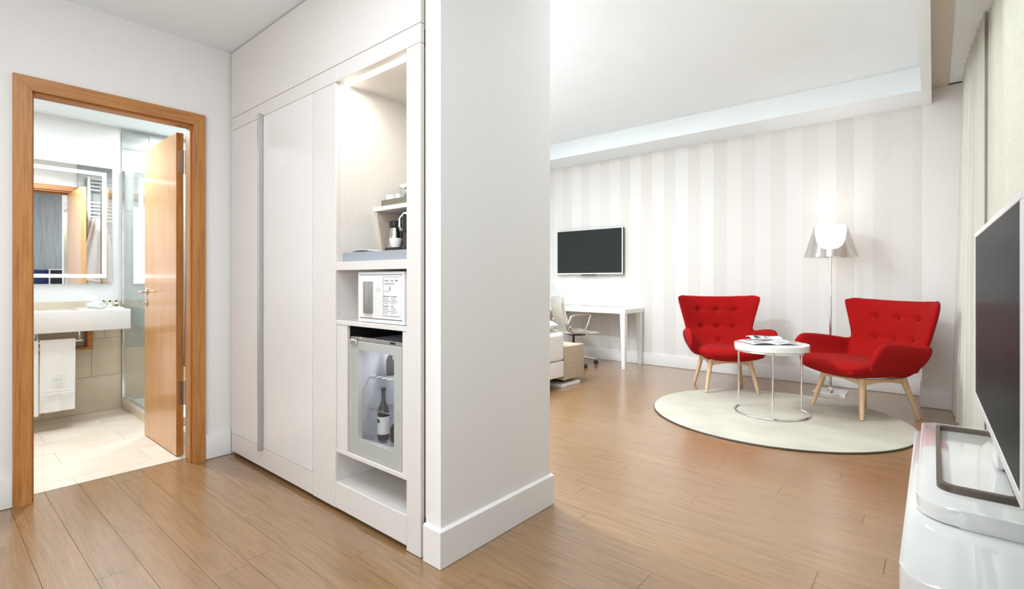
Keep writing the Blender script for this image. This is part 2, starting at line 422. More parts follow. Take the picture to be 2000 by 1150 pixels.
bw = struct('wall_bathroom_mirror', box(BM(), -.7, 2.05, 5.445, 5.5, 0, 2.5), 'matt_white', 'white bathroom wall holding the lit mirror', 'wall')
# wall tiles below the mirror
def wtile(x0, x1, z0, z1, mat, parent, yy=5.445):
    bm = box(BM(), -(x1 - x0) / 2 + .001, (x1 - x0) / 2 - .001, -.009, 0, -(z1 - z0) / 2 + .001, (z1 - z0) / 2 - .001, .0012, 1)
    o = obj('tile', bm, mat, parent, smooth=False, world=False); o.location = ((x0 + x1) / 2, yy, (z0 + z1) / 2)
for (z0, z1, xs) in ((.0, .30, (-.55, .05, .645, 1.148)), (.30, .62, (-.25, .345, .945, 1.148)), (.62, .94, (-.5, .1, .565, 1.03, 1.148))):
    for a, b in zip(xs, xs[1:]): wtile(a, b, z0, z1, 'bath_wall_tile', bw)
for i, (z0, z1) in enumerate(((.09, .52), (.52, .82), (.82, 1.12), (1.12, 1.42), (1.42, 1.72), (1.72, 2.02), (2.02, 2.27), (2.27, 2.44))):
    xs = (1.148, 1.35, 1.70, 2.05) if i % 2 else (1.148, 1.50, 1.85, 2.05)
    for a, b in zip(xs, xs[1:]): wtile(a, b, z0, z1, 'bath_wall_tile' if i == 0 else 'grey_marble', bw)
# inner face of the doorway wall in the bathroom, grey tiled beyond the radiator (seen in the mirror)
tw = struct('wall_bathroom_door_side', box(BM(), 1.14, 2.05, 3.6, 3.615, 0, 2.45), 'grout', 'grey tiled wall behind the towel radiator', 'wall')
for i in range(8):
    for a, b in (((1.14, 1.5), (1.5, 2.05)) if i % 2 else ((1.14, 1.75), (1.75, 2.05))): wtile(a, b, i * .3, min(i * .3 + .3, 2.44), 'grey_marble' if i > 1 else 'bath_wall_tile', tw, 3.625)
sw = struct('wall_shower_side', box(BM(), 2.03, 2.05, 3.6, 5.445, 0, 2.45), 'grout', 'grey tiled shower side wall', 'wall')
for i in range(8):
    off = .3 if i % 2 else 0
    y = 3.62 - off
    while y < 5.43:
        a, b = max(y, 3.62), min(y + .6, 5.435)
        if b - a > .03:
            z0, z1 = i * .3, min(i * .3 + .3, 2.44)
            bm = box(BM(), -.009, 0, -(b - a) / 2 + .001, (b - a) / 2 - .001, -(z1 - z0) / 2 + .001, (z1 - z0) / 2 - .001, .0012, 1)
            o = obj('tile', bm, 'grey_marble' if i > 1 else 'bath_wall_tile', sw, smooth=False, world=False); o.location = (2.03, (a + b) / 2, (z0 + z1) / 2)
        y += .6
# ---- ceilings
struct('ceiling_entry', box(BM(), -1.3, 1.31, -.45, 3.6, 2.58, 2.65), 'ceiling_paint', 'low flat white ceiling over the entry', 'ceiling')
struct('ceiling', box(BM(), 1.25, 6.3, -.45, 6.35, 3.0, 3.06), 'ceiling_paint', 'high white ceiling of the living area', 'ceiling')
struct('ceiling_riser', box(BM(), 1.25, 1.31, -.45, 1.467, 2.58, 3.0), 'ceiling_paint', 'white step between the low and high ceilings', 'ceiling')
struct('ceiling_bathroom', box(BM(), -.7, 2.1, 3.6, 5.5, 2.45, 2.5), 'ceiling_paint', 'white bathroom ceiling with recessed lights', 'ceiling')
struct('beam_1', box(BM(), 5.70, XW, .08, 6.3, 2.79, 3.0), 'ceiling_paint', 'boxed white beam along the top of the striped wall', 'beam')
struct('trim_2', box(BM(), 1.31, 5.70, .015, .078, 2.655, 3.0), 'ceiling_paint', 'white curtain pelmet running towards the corner column', 'pelmet')
struct('trim_3', box(BM(), 1.31, 5.70, -.37, -.094, 2.80, 2.86), 'ceiling_paint', 'white recess ceiling above the curtains', 'soffit')
struct('trim_4', box(BM(), 1.31, 5.70, -.094, .015, 2.785, 2.86), 'laminate_tan', 'beige curtain track board inside the pelmet', 'track board')
# recessed downlights in the bathroom ceiling
for i, (x, y, lb) in enumerate(((.765, 4.85, 'round white downlight in bathroom ceiling above the mirror wall'), (.2, 4.2, 'round white downlight in bathroom ceiling nearer the doorway'))):
    t = thing('ceiling_light', lb, 'downlight', (x, y, 2.45), group='recessed bathroom ceiling lights')
    obj('rim', lathe(BM(), [(.033, -.001), (.042, -.004), (.045, 0)], (x, y, 2.45), 28, capb=False, capt=False), 'matt_white', t)
    obj('bulb', lathe(BM(), [(0.0001, -.001), (.033, -.001), (.033, .002)], (x, y, 2.45), 28, capt=False), 'downlight', t)

# ---- baseboards
def base_poly(bm, pts, h=.15, t=.015):
    """baseboard run: pts is the wall line; body grows to the left of travel"""
    for (a, b) in zip(pts, pts[1:]):
        a, b = Vector((*a, 0)), Vector((*b, 0)); d = (b - a).normalized(); n = Vector((-d.y, d.x, 0)) * t
        prof = [(0, .003), (1, .003), (1, h - .008), (.45, h), (0, h)]
        e0 = a - d * 0; e1 = b + d * 0
        A = [bm.verts.new(e0 + n * p + Vector((0, 0, q))) for p, q in prof]; B = [bm.verts.new(e1 + n * p + Vector((0, 0, q))) for p, q in prof]
        m = len(prof); bm.faces.new(A[::-1]); bm.faces.new(B)
        for i in range(m): bm.faces.new((A[i], A[(i + 1) % m], B[(i + 1) % m], B[i]))
    return bm
def bb(name, boxes, label):
    bm = BM()
    for b in boxes: box(bm, *b, .004, 2)
    return struct(name, bm, 'trim_white', label, 'baseboard')
bm = BM()   # one mitred run around the pillar's corner
prof = [(0, .002), (1, .002), (1, .143), (.5, .15), (0, .15)]
path = [((1.311, 1.555), (-1, 0)), ((1.311, 1.467), (-1, -1)), ((2.035, 1.467), (1, -1)), ((2.035, 1.60), (1, 0))]
rings = [[bm.verts.new((p[0] + d[0] * .015 * q[0], p[1] + d[1] * .015 * q[0], q[1])) for q in prof] for p, d in path]
for A, B in zip(rings, rings[1:]):
    for i in range(5): bm.faces.new((A[i], A[(i + 1) % 5], B[(i + 1) % 5], B[i]))
bm.faces.new(rings[0]); bm.faces.new(rings[-1])
struct('baseboard_pillar', bm, 'trim_white', 'white baseboard wrapped around the end wall panel', 'baseboard')
bb('baseboard_left', [(-1.3, .30, 3.455, 3.47, .002, .155)], 'white baseboard at the left of the bathroom doorway')
bb('baseboard_entry', [(1.148, 1.30, 3.455, 3.47, .002, .155)], 'short white baseboard between doorway and wardrobe')
bb('baseboard_far', [(XW - .015, XW, .10, 6.3, .002, .155)], 'white baseboard along the striped wall')
bb('baseboard_right', [(5.685, 5.70, -.36, .095, .002, .155)], 'white baseboard on the corner column')

# ---- bathroom doorway: frame and door
fr = thing('trim_5', 'honey wooden frame around the bathroom doorway', 'door frame', (.725, 3.47, 0), kind='structure')
def casing(poly, name, mat):
    bm = prism(BM(), poly, 3.447, 3.475, 'y'); return obj(name, bm, mat, fr)
casing([(.300, 0), (.368, 0), (.368, 2.065), (.300, 2.135)], 'casing', 'frame_wood')
casing([(1.082, 0), (1.148, 0), (1.148, 2.135), (1.082, 2.065)], 'casing', 'frame_wood')
casing([(.300, 2.135), (.368, 2.067), (1.082, 2.067), (1.148, 2.135)], 'casing', 'frame_wood_x')
for nm, b, mt in (('jamb', (.325, .366, 3.475, 3.60, 0, 2.08), 'frame_wood'), ('jamb', (1.084, 1.125, 3.475, 3.60, 0, 2.08), 'frame_wood'),
                  ('head_jamb', (.366, 1.084, 3.475, 3.60, 2.069, 2.12), 'frame_wood_x'),
                  ('door_stop', (.366, .378, 3.475, 3.55, 0, 2.069), 'frame_wood'), ('door_stop', (1.072, 1.084, 3.475, 3.55, 0, 2.069), 'frame_wood'),
                  ('head_stop', (.378, 1.072, 3.475, 3.55, 2.055, 2.069), 'frame_wood_x')):
    obj(nm, box(BM(), *b, .003, 1), mt, fr)
for nm, b, mt in (('inner_casing', (.26, .34, 3.60, 3.62, 0, 2.14), 'frame_wood'), ('inner_casing', (1.11, 1.145, 3.60, 3.62, 0, 2.14), 'frame_wood'), ('inner_head_casing', (.34, 1.11, 3.60, 3.62, 2.085, 2.14), 'frame_wood_x')):
    obj(nm, box(BM(), *b, .003, 1), mt, fr)
dr = thing('door_1', 'pale wooden bathroom door standing open inwards', 'door', (1.08, 3.66, 0), kind='structure')
dr['category'] = 'door'
obj('door_leaf', box(BM(), 1.052, 1.092, 3.66, 4.345, .006, 2.05, .002, 1), 'door_wood', dr)
obj('door_edge', box(BM(), 1.0518, 1.0922, 3.6585, 3.6615, .0055, 2.0505, .001, 1), 'frame_wood', dr, label='darker lipped edge of the door')
hd = obj('door_handle', BM() if False else tube(BM(), [(1.052, 4.285, 1.035), (1.010, 4.285, 1.035), (1.003, 4.278, 1.035), (1.003, 4.18, 1.035)], .009, 12), 'nickel', dr)
hb = tube(BM(), [(1.092, 4.285, 1.035), (1.135, 4.285, 1.035), (1.141, 4.278, 1.035), (1.141, 4.18, 1.035)], .009, 12)
obj('door_handle', hb, 'nickel', dr)
obj('rosette', lathe(BM(), [(.024, 0), (.026, -.004), (.024, -.008)], (1.052, 4.285, 1.035), 24, 'x'), 'nickel', dr)
kr = obj('thumb_turn', lathe(BM(), [(.022, 0), (.024, -.004), (.012, -.008), (.006, -.010), (.006, -.02)], (1.052, 4.285, .95), 20, 'x'), 'nickel', dr)
for z in (1.87, .40):
    h = obj('hinge', box(BM(), 1.058, 1.0885, 3.6555, 3.6585, z - .075, z + .075, .0012, 1), 'nickel', dr)
    obj('hinge_pin', tube(BM(), [(1.0975, 3.652, z - .075), (1.0975, 3.652, z + .075)], .0075, 12), 'nickel', h)
    for k in (-.055, -.02, .02, .055):
        obj('screw', lathe(BM(), [(.0001, -.002), (.004, -.0015), (.0045, 0)], (1.072, 3.6555, z + k), 10, 'y'), 'brushed_steel', h)

# ================================================================== WARDROBE + MINIBAR CABINET
XF = 1.300
wd = thing('wardrobe', 'built-in cream wardrobe with two tall doors and a long metal handle', 'wardrobe', (1.30, 2.9, 0))
def pn(name, y0, y1, z0, z1, mat='laminate_linen', x0=XF, x1=1.32, parent=None, bev=.0012, label=None):
    return obj(name, box(BM(), x0, x1, y0, y1, z0, z1, bev, 1), mat, parent, label=label)
pn('top_panel', 2.2, 3.448, 2.155, 2.572, parent=wd)
pn('top_rail', 2.2, 3.448, 2.075, 2.152, parent=wd)
pn('corner_strip', 3.428, 3.448, .02, 2.073, parent=wd)
pn('stile', 2.21, 2.424, .02, 2.073, parent=wd)
pn('kick_panel', 2.428, 3.425, .022, .136, parent=wd)
pn('plinth', 2.235, 3.45, .001, .022, 'gap_shade', 1.325, 1.34, parent=wd)  # near-black strip imitates the shade under the kick panel
obj('carcass', box(BM(), 1.321, 1.97, 2.235, 3.46, .03, 2.56), 'gap_shade', wd)  # coloured near-black so the gaps around the doors look shaded
d1 = pn('door', 2.992, 3.426, .139, 2.072, 'door_laminate', 1.299, 1.3195, wd, .001)
d2 = pn('door', 2.428, 2.986, .139, 2.072, 'door_laminate', 1.299, 1.3195, wd, .001)
bm = BM(); box(bm, 1.272, 1.2985, 2.990, 2.994, .125, 2.085, .001, 1); box(bm, 1.270, 1.2735, 2.990, 3.002, .125, 2.085, .001, 1)
obj('handle', bm, 'brushed_steel', d1)

cb = thing('minibar_cabinet', 'cream cabinet column with lit niche, safe shelf and fridge bay', 'cabinet', (1.30, 1.94, 0))
pn('top_panel', 1.575, 2.198, 2.155, 2.572, parent=cb)
pn('top_rail', 1.575, 2.198, 2.075, 2.152, parent=cb)
pn('stile', 1.575, 1.665, .003, 2.073, parent=cb)
pn('kick_panel', 1.667, 2.208, .022, .145, parent=cb)
pn('plinth', 1.667, 2.21, .001, .022, 'gap_shade', 1.325, 1.34, parent=cb)  # shade below the kick put into the strip's colour
pn('shadow_gap_strip', 1.5565, 1.573, .16, 2.95, 'laminate_tan', 1.322, 1.34, parent=cb)  # tan strip imitating the brownish shadow gap beside the pillar
for nm, y0, y1, mt in (('side_panel', 2.21, 2.23, 'laminate_linen'), ('side_panel', 1.645, 1.665, 'laminate_linen')):
    obj(nm, box(BM(), 1.3205, 1.90, y0, y1, .02, 2.10), mt, cb)
obj('back_panel', box(BM(), 1.88, 1.90, 1.665, 2.21, .02, 2.10), 'laminate_linen', cb)
obj('niche_top', box(BM(), 1.3205, 1.88, 1.665, 2.21, 2.076, 2.10), 'laminate_linen', cb)
obj('shelf', box(BM(), 1.302, 1.88, 1.666, 2.209, 1.165, 1.205, .001, 1), 'laminate_linen', cb)
obj('shelf', box(BM(), 1.302, 1.88, 1.666, 2.209, .905, .925, .001, 1), 'laminate_linen', cb)
obj('shelf', box(BM(), 1.302, 1.88, 1.666, 2.209, .290, .308, .001, 1), 'laminate_linen', cb)
obj('bottom_panel', box(BM(), 1.302, 1.88, 1.666, 2.209, .128, .146, .001, 1), 'laminate_linen', cb)
pn('bay_stile', 2.118, 2.209, .309, .904, 'laminate_linen', 1.306, 1.322, cb)
pn('bay_stile', 1.6665, 1.700, .309, .904, 'laminate_linen', 1.306, 1.322, cb)
obj('bay_side', box(BM(), 1.322, 1.87, 2.118, 2.125, .309, .904), 'black_plastic', cb)
obj('bay_back', box(BM(), 1.84, 1.87, 1.70, 2.118, .309, .904), 'black_plastic', cb)
obj('raised_shelf', box(BM(), 1.516, 1.879, 1.6665, 2.2095, 1.470, 1.492, .001, 1), 'laminate_linen', cb)
obj('shelf_bracket', prism(BM(), [(1.520, 1.469), (1.565, 1.206), (1.87, 1.206), (1.87, 1.469)], 2.190, 2.2095, 'y'), 'laminate_tan', cb)
obj('light_strip', box(BM(), 1.352, 1.368, 1.67, 2.205, 2.069, 2.0755), 'led_white', cb)
area('niche_light', (1.375, 1.94, 2.06), .03, 2.0, (1, .98, .84), sy=.5)

# ---- fridge
fg = thing('mini_fridge', 'silver glass-door minibar fridge inside the cabinet bay', 'fridge', (1.6, 1.91, .309))
bm = BM(); box(bm, 1.335, 1.80, 2.072, 2.108, .312, .835); box(bm, 1.335, 1.80, 1.712, 1.735, .312, .835); box(bm, 1.335, 1.80, 1.735, 2.072, .312, .345); box(bm, 1.335, 1.80, 1.735, 2.072, .815, .835); box(bm, 1.78, 1.80, 1.735, 2.072, .345, .815)
obj('body', bm, 'fridge_inner', fg)
obj('control_strip', box(BM(), 1.318, 1.345, 1.712, 2.108, .838, .853, .001, 1), 'brushed_steel', fg)
obj('control_display', box(BM(), 1.3165, 1.3185, 1.765, 1.800, .841, .850), 'black_plastic', fg)
fd = obj('door', None if False else (lambda b: (box(b, 1.312, 1.332, 2.035, 2.108, .312, .836), box(b, 1.312, 1.332, 1.712, 1.765, .312, .836), box(b, 1.312, 1.332, 1.765, 2.035, .312, .383), box(b, 1.312, 1.332, 1.765, 2.035, .795, .836), b)[-1])(BM()), 'fridge_trim', fg)
obj('glass_pane', box(BM(), 1.3115, 1.3135, 1.714, 2.106, .314, .834), 'fridge_glass', fd)
obj('door_tab', box(BM(), 1.300, 1.3118, 2.035, 2.085, .818, .842, .002, 1), 'brushed_steel', fd)
for z in (.50, .655):
    bm = BM()
    for i in range(9): tube(bm, [(1.40, 1.745 + i * .04, z), (1.775, 1.745 + i * .04, z)], .0018, 6)
    for x in (1.40, 1.50, 1.60, 1.70, 1.775): tube(bm, [(x, 1.737, z), (x, 2.07, z)], .0024, 6)
    obj('wire_shelf', bm, 'brushed_steel', fg)
obj('door_rack', box(BM(), 1.345, 1.385, 1.738, 2.07, .352, .360), 'fridge_inner', fg)
def fr_bottle(x, y, z, h, r, label, glass='bottle_glass', lab=True):
    t = thing('bottle', label, 'bottle', (x, y, z), group='bottles in the minibar fridge')
    obj('glass_body', lathe(BM(), [(r * .9, 0), (r, .006), (r, h * .52), (r * .8, h * .62), (r * .38, h * .74), (r * .34, h * .95)], (x, y, z), 24), glass, t)
    obj('cap', lathe(BM(), [(r * .42, h * .94), (r * .44, h), (r * .2, h + .002)], (x, y, z), 18), 'black_plastic', t)
    if lab:
        lb = obj('label', lathe(BM(), [(r * 1.02, h * .12), (r * 1.02, h * .46)], (x, y, z), 24, capb=False, capt=False), 'matt_white', t)
        obj('emblem', lathe(BM(), [(.0001, -r * 1.06), (r * .35, -r * 1.05)], (x, y, z + h * .38), 16, 'x', capt=False), 'bronze_steel', lb)
    return t
fr_bottle(1.43, 2.005, .360, .245, .028, 'tall bottle with white label on the lower fridge rack')
for (x, y, z, h, r, lb) in ((1.45, 1.93, .360, .12, .030, 'squat glass bottle beside the tall bottle in the fridge'),
                            (1.50, 1.80, .360, .20, .027, 'bottle at the hinge end of the lower fridge rack'),
                            (1.48, 2.01, .658, .14, .026, 'small dark bottle on the top wire shelf of the fridge'),
                            (1.50, 1.93, .658, .14, .026, 'second small dark bottle on the top wire shelf, further in'),
                            (1.50, 1.95, .503, .13, .024, 'small bottle on the middle wire shelf of the fridge')):
    fr_bottle(x, y, z, h, r, lb, lab=False)
area('fridge_light', (1.5, 1.9, .81), .06, 1.0, (.95, .97, 1), sy=.2)

# ---- text helper
def text(name, s, size, mat, parent, mw, ext=.0003, align='LEFT'):
    cu = bpy.data.curves.new('txt', 'FONT'); cu.body = s; cu.size = size; cu.extrude = ext; cu.align_x = align
    to = bpy.data.objects.new('txt', cu); C.objects.link(to)
    dg = bpy.context.evaluated_depsgraph_get(); me = bpy.data.meshes.new_from_object(to.evaluated_get(dg))
    bpy.data.objects.remove(to)
    bm = BM(); bm.from_mesh(me); bpy.data.meshes.remove(me); bm.transform(mw)
    return obj(name, bm, mat, parent, smooth=False)
def face_negx(x, y, z):   # text lying on a plane x=const that faces -X: reading direction is -Y
    return Matrix.Translation((x, y, z)) @ Matrix(((0, 0, -1, 0), (-1, 0, 0, 0), (0, 1, 0, 0), (0, 0, 0, 1)))

sf = thing('safe', 'small white safe with printed instructions on the shelf above the fridge', 'safe', (1.45, 1.88, .925))
obj('body', box(BM(), 1.322, 1.60, 1.708, 2.052, .927, 1.155, .004, 2), 'matt_white', sf)
sd = obj('door', box(BM(), 1.317, 1.3225, 1.725, 2.032, .947, 1.140, .001, 1), 'trim_white', sf)
obj('door_gap_shade', (lambda b: (box(b, 1.3205, 1.3212, 1.722, 2.035, 1.140, 1.1425), box(b, 1.3205, 1.3212, 1.722, 2.035, .944, .947), box(b, 1.3205, 1.3212, 2.032, 2.035, .944, 1.1425), b)[-1])(BM()), 'gap_shade', sf)  # dark strips painted in for the shade around the safe door
hn = prism(BM(), [(1.317, 2.005), (1.300, 1.975), (1.296, 1.935), (1.317, 1.925)], .968, 1.112, 'z', .002)
obj('handle', hn, 'brushed_steel', sd)
obj('emblem', tube(BM(), [(1.3165, 1.885 + .012 * math.cos(a * PI / 10), 1.075 + .008 * math.sin(a * PI / 10)) for a in range(20)], .0008, 6, True), 'brushed_steel', sd)
pl = obj('instruction_plate', box(BM(), 1.3155, 1.3172, 1.730, 1.848, .962, 1.132, .0005, 1), 'matt_white', sd)
bm = BM(); 
for b in ((1.3150, 1.3156, 1.730, 1.848, 1.1305, 1.132), (1.3150, 1.3156, 1.730, 1.848, .962, .9635), (1.3150, 1.3156, 1.8465, 1.848, .962, 1.132)): box(bm, *b)
obj('plate_border', bm, 'bronze_steel', pl)
text('lettering', 'Credit - Card - Safe', .0125, 'bronze_steel', pl, face_negx(1.3152, 1.843, 1.112))
text('lettering', 'Operating Instructions', .008, 'bronze_steel', pl, face_negx(1.3152, 1.838, 1.100))
for (yy, zz, s) in ((1.845, 1.045, 'before closing'), (1.793, 1.045, 'for unlocking'), (1.845, 1.003, 'for opening'), (1.793, 1.003, 'in case')):
    text('lettering', s, .0078, 'black_plastic', pl, face_negx(1.3152, yy, zz))
bm = BM()
for cx0 in (1.845, 1.793):
    for base_z in (1.038, .996):
        for k in range(4): box(bm, 1.3150, 1.3155, cx0 - .002 - (.028 + .010 * ((k * 7) % 3)), cx0 - .002, base_z - k * .0075, base_z - k * .0075 + .0018)
obj('small_print', bm, 'bronze_steel', pl, kind='stuff')
obj('card_drawing', (lambda b: (tube(b, [(1.3152, 1.84, 1.065), (1.3152, 1.825, 1.072), (1.3152, 1.81, 1.066), (1.3152, 1.80, 1.075)], .0008, 5), box(b, 1.3150, 1.3156, 1.796, 1.801, 1.072, 1.090), b)[-1])(BM()), 'bronze_steel', pl)

# ---- trays and coffee things
def tray(x0, x1, y0, y1, z0, z1, mat, label, lining='black_plastic'):
    t = thing('tray', label, 'tray', ((x0 + x1) / 2, (y0 + y1) / 2, z0), group='leather trays in the niche')
    bm = BM(); th = .008
    box(bm, x0, x0 + th, y0, y1, z0, z1, .001, 1); box(bm, x1 - th, x1, y0, y1, z0, z1, .001, 1); box(bm, x0 + th, x1 - th, y0, y0 + th, z0, z1, .001, 1); box(bm, x0 + th, x1 - th, y1 - th, y1, z0, z1, .001, 1)
    obj('rim', bm, mat, t); obj('tray_base', box(BM(), x0 + th, x1 - th, y0 + th, y1 - th, z0, z0 + .008), lining, t)
tray(1.325, 1.80, 1.690, 2.188, 1.2055, 1.248, 'grey_leather', 'wide grey leather tray on the open niche shelf', 'grey_leather')
tray(1.53, 1.86, 1.690, 2.165, 1.4925, 1.525, 'olive_leather', 'olive leather tray on the raised niche shelf')
ZT = 1.2140
jug = thing('vacuum_jug', 'slim steel vacuum jug with dark lid on the grey tray', 'jug', (1.555, 2.082, ZT))
obj('body', lathe(BM(), [(.038, 0), (.0405, .004), (.040, .03), (.035, .085), (.027, .145), (.0245, .165)], (1.555, 2.082, ZT), 32), 'nickel', jug)
obj('lid', lathe(BM(), [(.025, .166), (.029, .178), (.031, .196), (.024, .202)], (1.555, 2.082, ZT), 28), 'black_plastic', jug)
obj('spout', prism(BM(), [(2.104, ZT + .180), (2.124, ZT + .197), (2.102, ZT + .197)], 1.548, 1.562, 'x'), 'black_plastic', jug)
obj('handle', tube(BM(), [(1.555, 2.058, ZT + .185), (1.55, 2.030, ZT + .182), (1.548, 2.022, ZT + .15), (1.55, 2.026, ZT + .09), (1.555, 2.046, ZT + .07)], .006, 10), 'black_plastic', jug)
cm = thing('coffee_machine', 'black capsule coffee machine behind the cabinet stile', 'coffee machine', (1.66, 1.83, ZT))
obj('body', prism(BM(), rrect(1.60, 1.76, 1.75, 1.92, .03), ZT, ZT + .205, 'z', .006), 'black_gloss', cm)
obj('base', prism(BM(), rrect(1.47, 1.76, 1.76, 1.935, .03), ZT, ZT + .045, 'z', .004), 'black_gloss', cm)
obj('drip_tray', prism(BM(), rrect(1.44, 1.56, 1.80, 1.965, .025), ZT + .046, ZT + .058, 'z', .002), 'black_plastic', cm)
obj('brew_head', prism(BM(), rrect(1.50, 1.66, 1.76, 1.92, .04), ZT + .135, ZT + .215, 'z', .01), 'black_gloss', cm)
obj('lever', tube(BM(), [(1.53, 1.935, ZT + .145), (1.53, 1.952, ZT + .17), (1.535, 1.955, ZT + .205), (1.55, 1.940, ZT + .235), (1.57, 1.91, ZT + .235)], .008, 10), 'chrome', cm)
cm.location.y += .062; cm.location.z += 0
def cup(x, y, z, r, h, mat, label, cat='cup', up=True, group=None):
    t = thing('cup', label, cat, (x, y, z), group='white coffee cups in the cabinet niche')
    pr = [(r * .65, 0), (r * .85, h * .4), (r, h), (r * .92, h), (r * .78, h * .42), (r * .55, .004)]
    if not up: pr = [(q, h - k) for q, k in pr]
    obj('bowl', lathe(BM(), pr, (x, y, z), 24, capb=up), mat, t)
    obj('handle', tube(BM(), [(x, y + r * .8, z + h * .75), (x, y + r * 1.35, z + h * .7), (x, y + r * 1.35, z + h * .35), (x, y + r * .7, z + h * .3)], r * .1, 8), mat, t)
    return t
cup(1.475, 1.970, ZT + .0585, .031, .045, 'ceramic', 'white coffee cup under the coffee machine spout')
ZU = 1.5012
for (x, y, lb) in ((1.565, 2.130, 'white espresso cup on the olive tray by the niche side'), (1.578, 2.072, 'second white espresso cup on the olive tray'), (1.76, 2.10, 'white espresso cup behind the front pair on the olive tray')):
    cup(x, y, ZU, .026, .05, 'ceramic', lb)
for (x, y, lb) in ((1.562, 2.012, 'clear glass tumbler on the olive tray beside the cups'), (1.66, 1.99, 'clear glass tumbler at the rear of the olive tray')):
    t = tag(obj('tumbler', lathe(BM(), [(.024, 0), (.029, .085), (.027, .085), (.022, .006)], (x, y, ZU), 24), 'tumbler_glass'), lb, 'glass', 'tumblers on the olive tray')
bk = thing('sachet_bowl', 'small grey bowl heaped with rolled sachets and foil packets on the olive tray', 'bowl', (1.645, 2.075, ZU))
bm = BM(); lathe(bm, [(.04, 0), (.055, .05), (.058, .055), (.052, .05), (.038, .004)], (1.645, 2.075, ZU), 24); obj('bowl', bm, 'grey_leather', bk)
rr = random.Random(5)
for k in range(14):
    a = rr.random() * 2 * PI; q = rr.random() * .03; x, y, z = 1.645 + q * math.cos(a), 2.075 + q * math.sin(a) * 1.2, ZU + .05 + rr.random() * .08
    d = Vector((rr.random() - .5, rr.random() - .5, rr.random() - .3)).normalized() * .03
    obj('sachet', tube(BM(), [(x - d.x, y - d.y, z - d.z), (x + d.x, y + d.y, z + d.z)], .009, 8), ['matt_white', 'brushed_steel', 'olive_leather'][k % 3], bk)
def napf(u, v):
    return (1.335 + .10 * u, 2.13 - .15 * v, 1.250 + .004 + .008 * abs(math.sin(5 * u + 2)) * (1 - abs(2 * v - 1)) ** .5 * 1.2)
tag(obj('napkin', grid(BM(), napf, 10, 16, .002), 'matt_white'), 'folded white napkin lying on the front rim of the grey tray', 'napkin')

# ================================================================== BATHROOM
van = thing('vanity_counter', 'thick white wall-hung vanity counter under the lit mirror', 'vanity', (.6, 5.2, .73))
obj('counter', box(BM(), -.55, 1.104, 4.94, 5.435, .728, .885, .004, 2), 'gloss_white', van)
obj('basin_rim', prism(BM(), rrect(.05, .50, 5.0, 5.38, .06), .885, .889, 'z', .001), 'ceramic', van)
nb = thing('shelf_frame', 'brown wooden open shelf frame fixed under the vanity counter', 'shelf', (.55, 5.36, .55))
bm = BM(); box(bm, .893, .928, 5.28, 5.435, .55, .727, .001, 1); box(bm, .1, .893, 5.28, 5.435, .55, .570, .001, 1); box(bm, .1, .893, 5.41, 5.43, .570, .727)
obj('frame', bm, 'frame_wood_x', nb)
obj('back_board', box(BM(), .1, .892, 5.402, 5.409, .571, .726), 'bath_wall_tile', nb)
mr_ = thing('mirror', 'large frameless mirror with glowing rectangular border on bathroom wall', 'mirror', (.5, 5.44, 1.6))
obj('backing', box(BM(), -.30, 1.078, 5.432, 5.444, 1.09, 2.07), 'brushed_steel', mr_)
obj('mirror_pane', box(BM(), -.305, 1.083, 5.428, 5.432, 1.085, 2.075), 'mirror_silver', mr_)
for nm, b in (('light_strip', (-.25, 1.043, 5.4265, 5.4278, 2.005, 2.033)), ('light_strip', (-.25, 1.043, 5.4265, 5.4278, 1.137, 1.165)), ('light_strip', (1.015, 1.043, 5.4265, 5.4278, 1.165, 2.005)), ('light_strip', (-.25, -.222, 5.4265, 5.4278, 1.165, 2.005))):
    obj(nm, box(BM(), *b), 'led_mirror', mr_)
# rail + towels
rail = thing('towel_rail', 'chrome towel rail under the vanity front', 'rail', (.6, 5.06, .60))
obj('bar', tube(BM(), [(.30, 5.14, .655), (.30, 5.02, .655), (.32, 5.0, .655), (.80, 5.0, .655), (.82, 5.02, .655), (.82, 5.14, .655)], .007, 12), 'chrome', rail)
obj('bracket', tube(BM(), [(.30, 5.14, .655), (.30, 5.14, .727)], .007, 10), 'chrome', rail)
obj('bracket', tube(BM(), [(.82, 5.14, .655), (.82, 5.14, .727)], .007, 10), 'chrome', rail)
def towel(x0, x1, zb, label, off=0, slant=.0):
    t = thing('towel', label, 'towel', ((x0 + x1) / 2, 5.0, .66), group='towels on the vanity rail')
    n = 26
    def f(u, v):
        x = x0 + (x1 - x0) * u
        L1 = .665 - zb; tot = L1 + .04 + L1 * .9; s = v * tot
        wv = .006 * math.sin(9 * u + off) + .003 * math.sin(21 * u)
        if s < L1: return (x - slant * (L1 - s), 4.982 + wv * (1 - s / L1) - .0 , zb + s)
        if s < L1 + .04:
            a = (s - L1) / .04 * PI; return (x, 5.0 - .018 * math.cos(a), .665 + .012 * math.sin(a))
        q = s - L1 - .04; return (x, 5.018 - wv * q, .665 - q)
    obj('cloth', grid(BM(), f, 20, 60, .008), 'terry', t)
    return t
tw1 = towel(.575, .772, .142, 'white bath towel with embossed emblem on the rail under the vanity', 1.0, .008)
bm = BM(); tube(bm, [(.672 + .032 * math.cos(a * PI / 12), 4.9705, .385 + .032 * math.sin(a * PI / 12)) for a in range(24)], .0025, 6, True)
tube(bm, [(.655, 4.9705, .375), (.665, 4.9705, .395), (.68, 4.9705, .375), (.69, 4.9705, .395)], .0025, 6)
obj('emblem', bm, 'terry', tw1)
for z in (.30, .275): obj('woven_band', tube(BM(), [(.577 + i * .0095, 4.972 + .002 * math.sin(i * .45 + 1), z) for i in range(20)], .0028, 6), 'terry', tw1)
towel(.40, .566, .125, 'white towel beside the emblem towel, partly behind the door frame', 2.2)
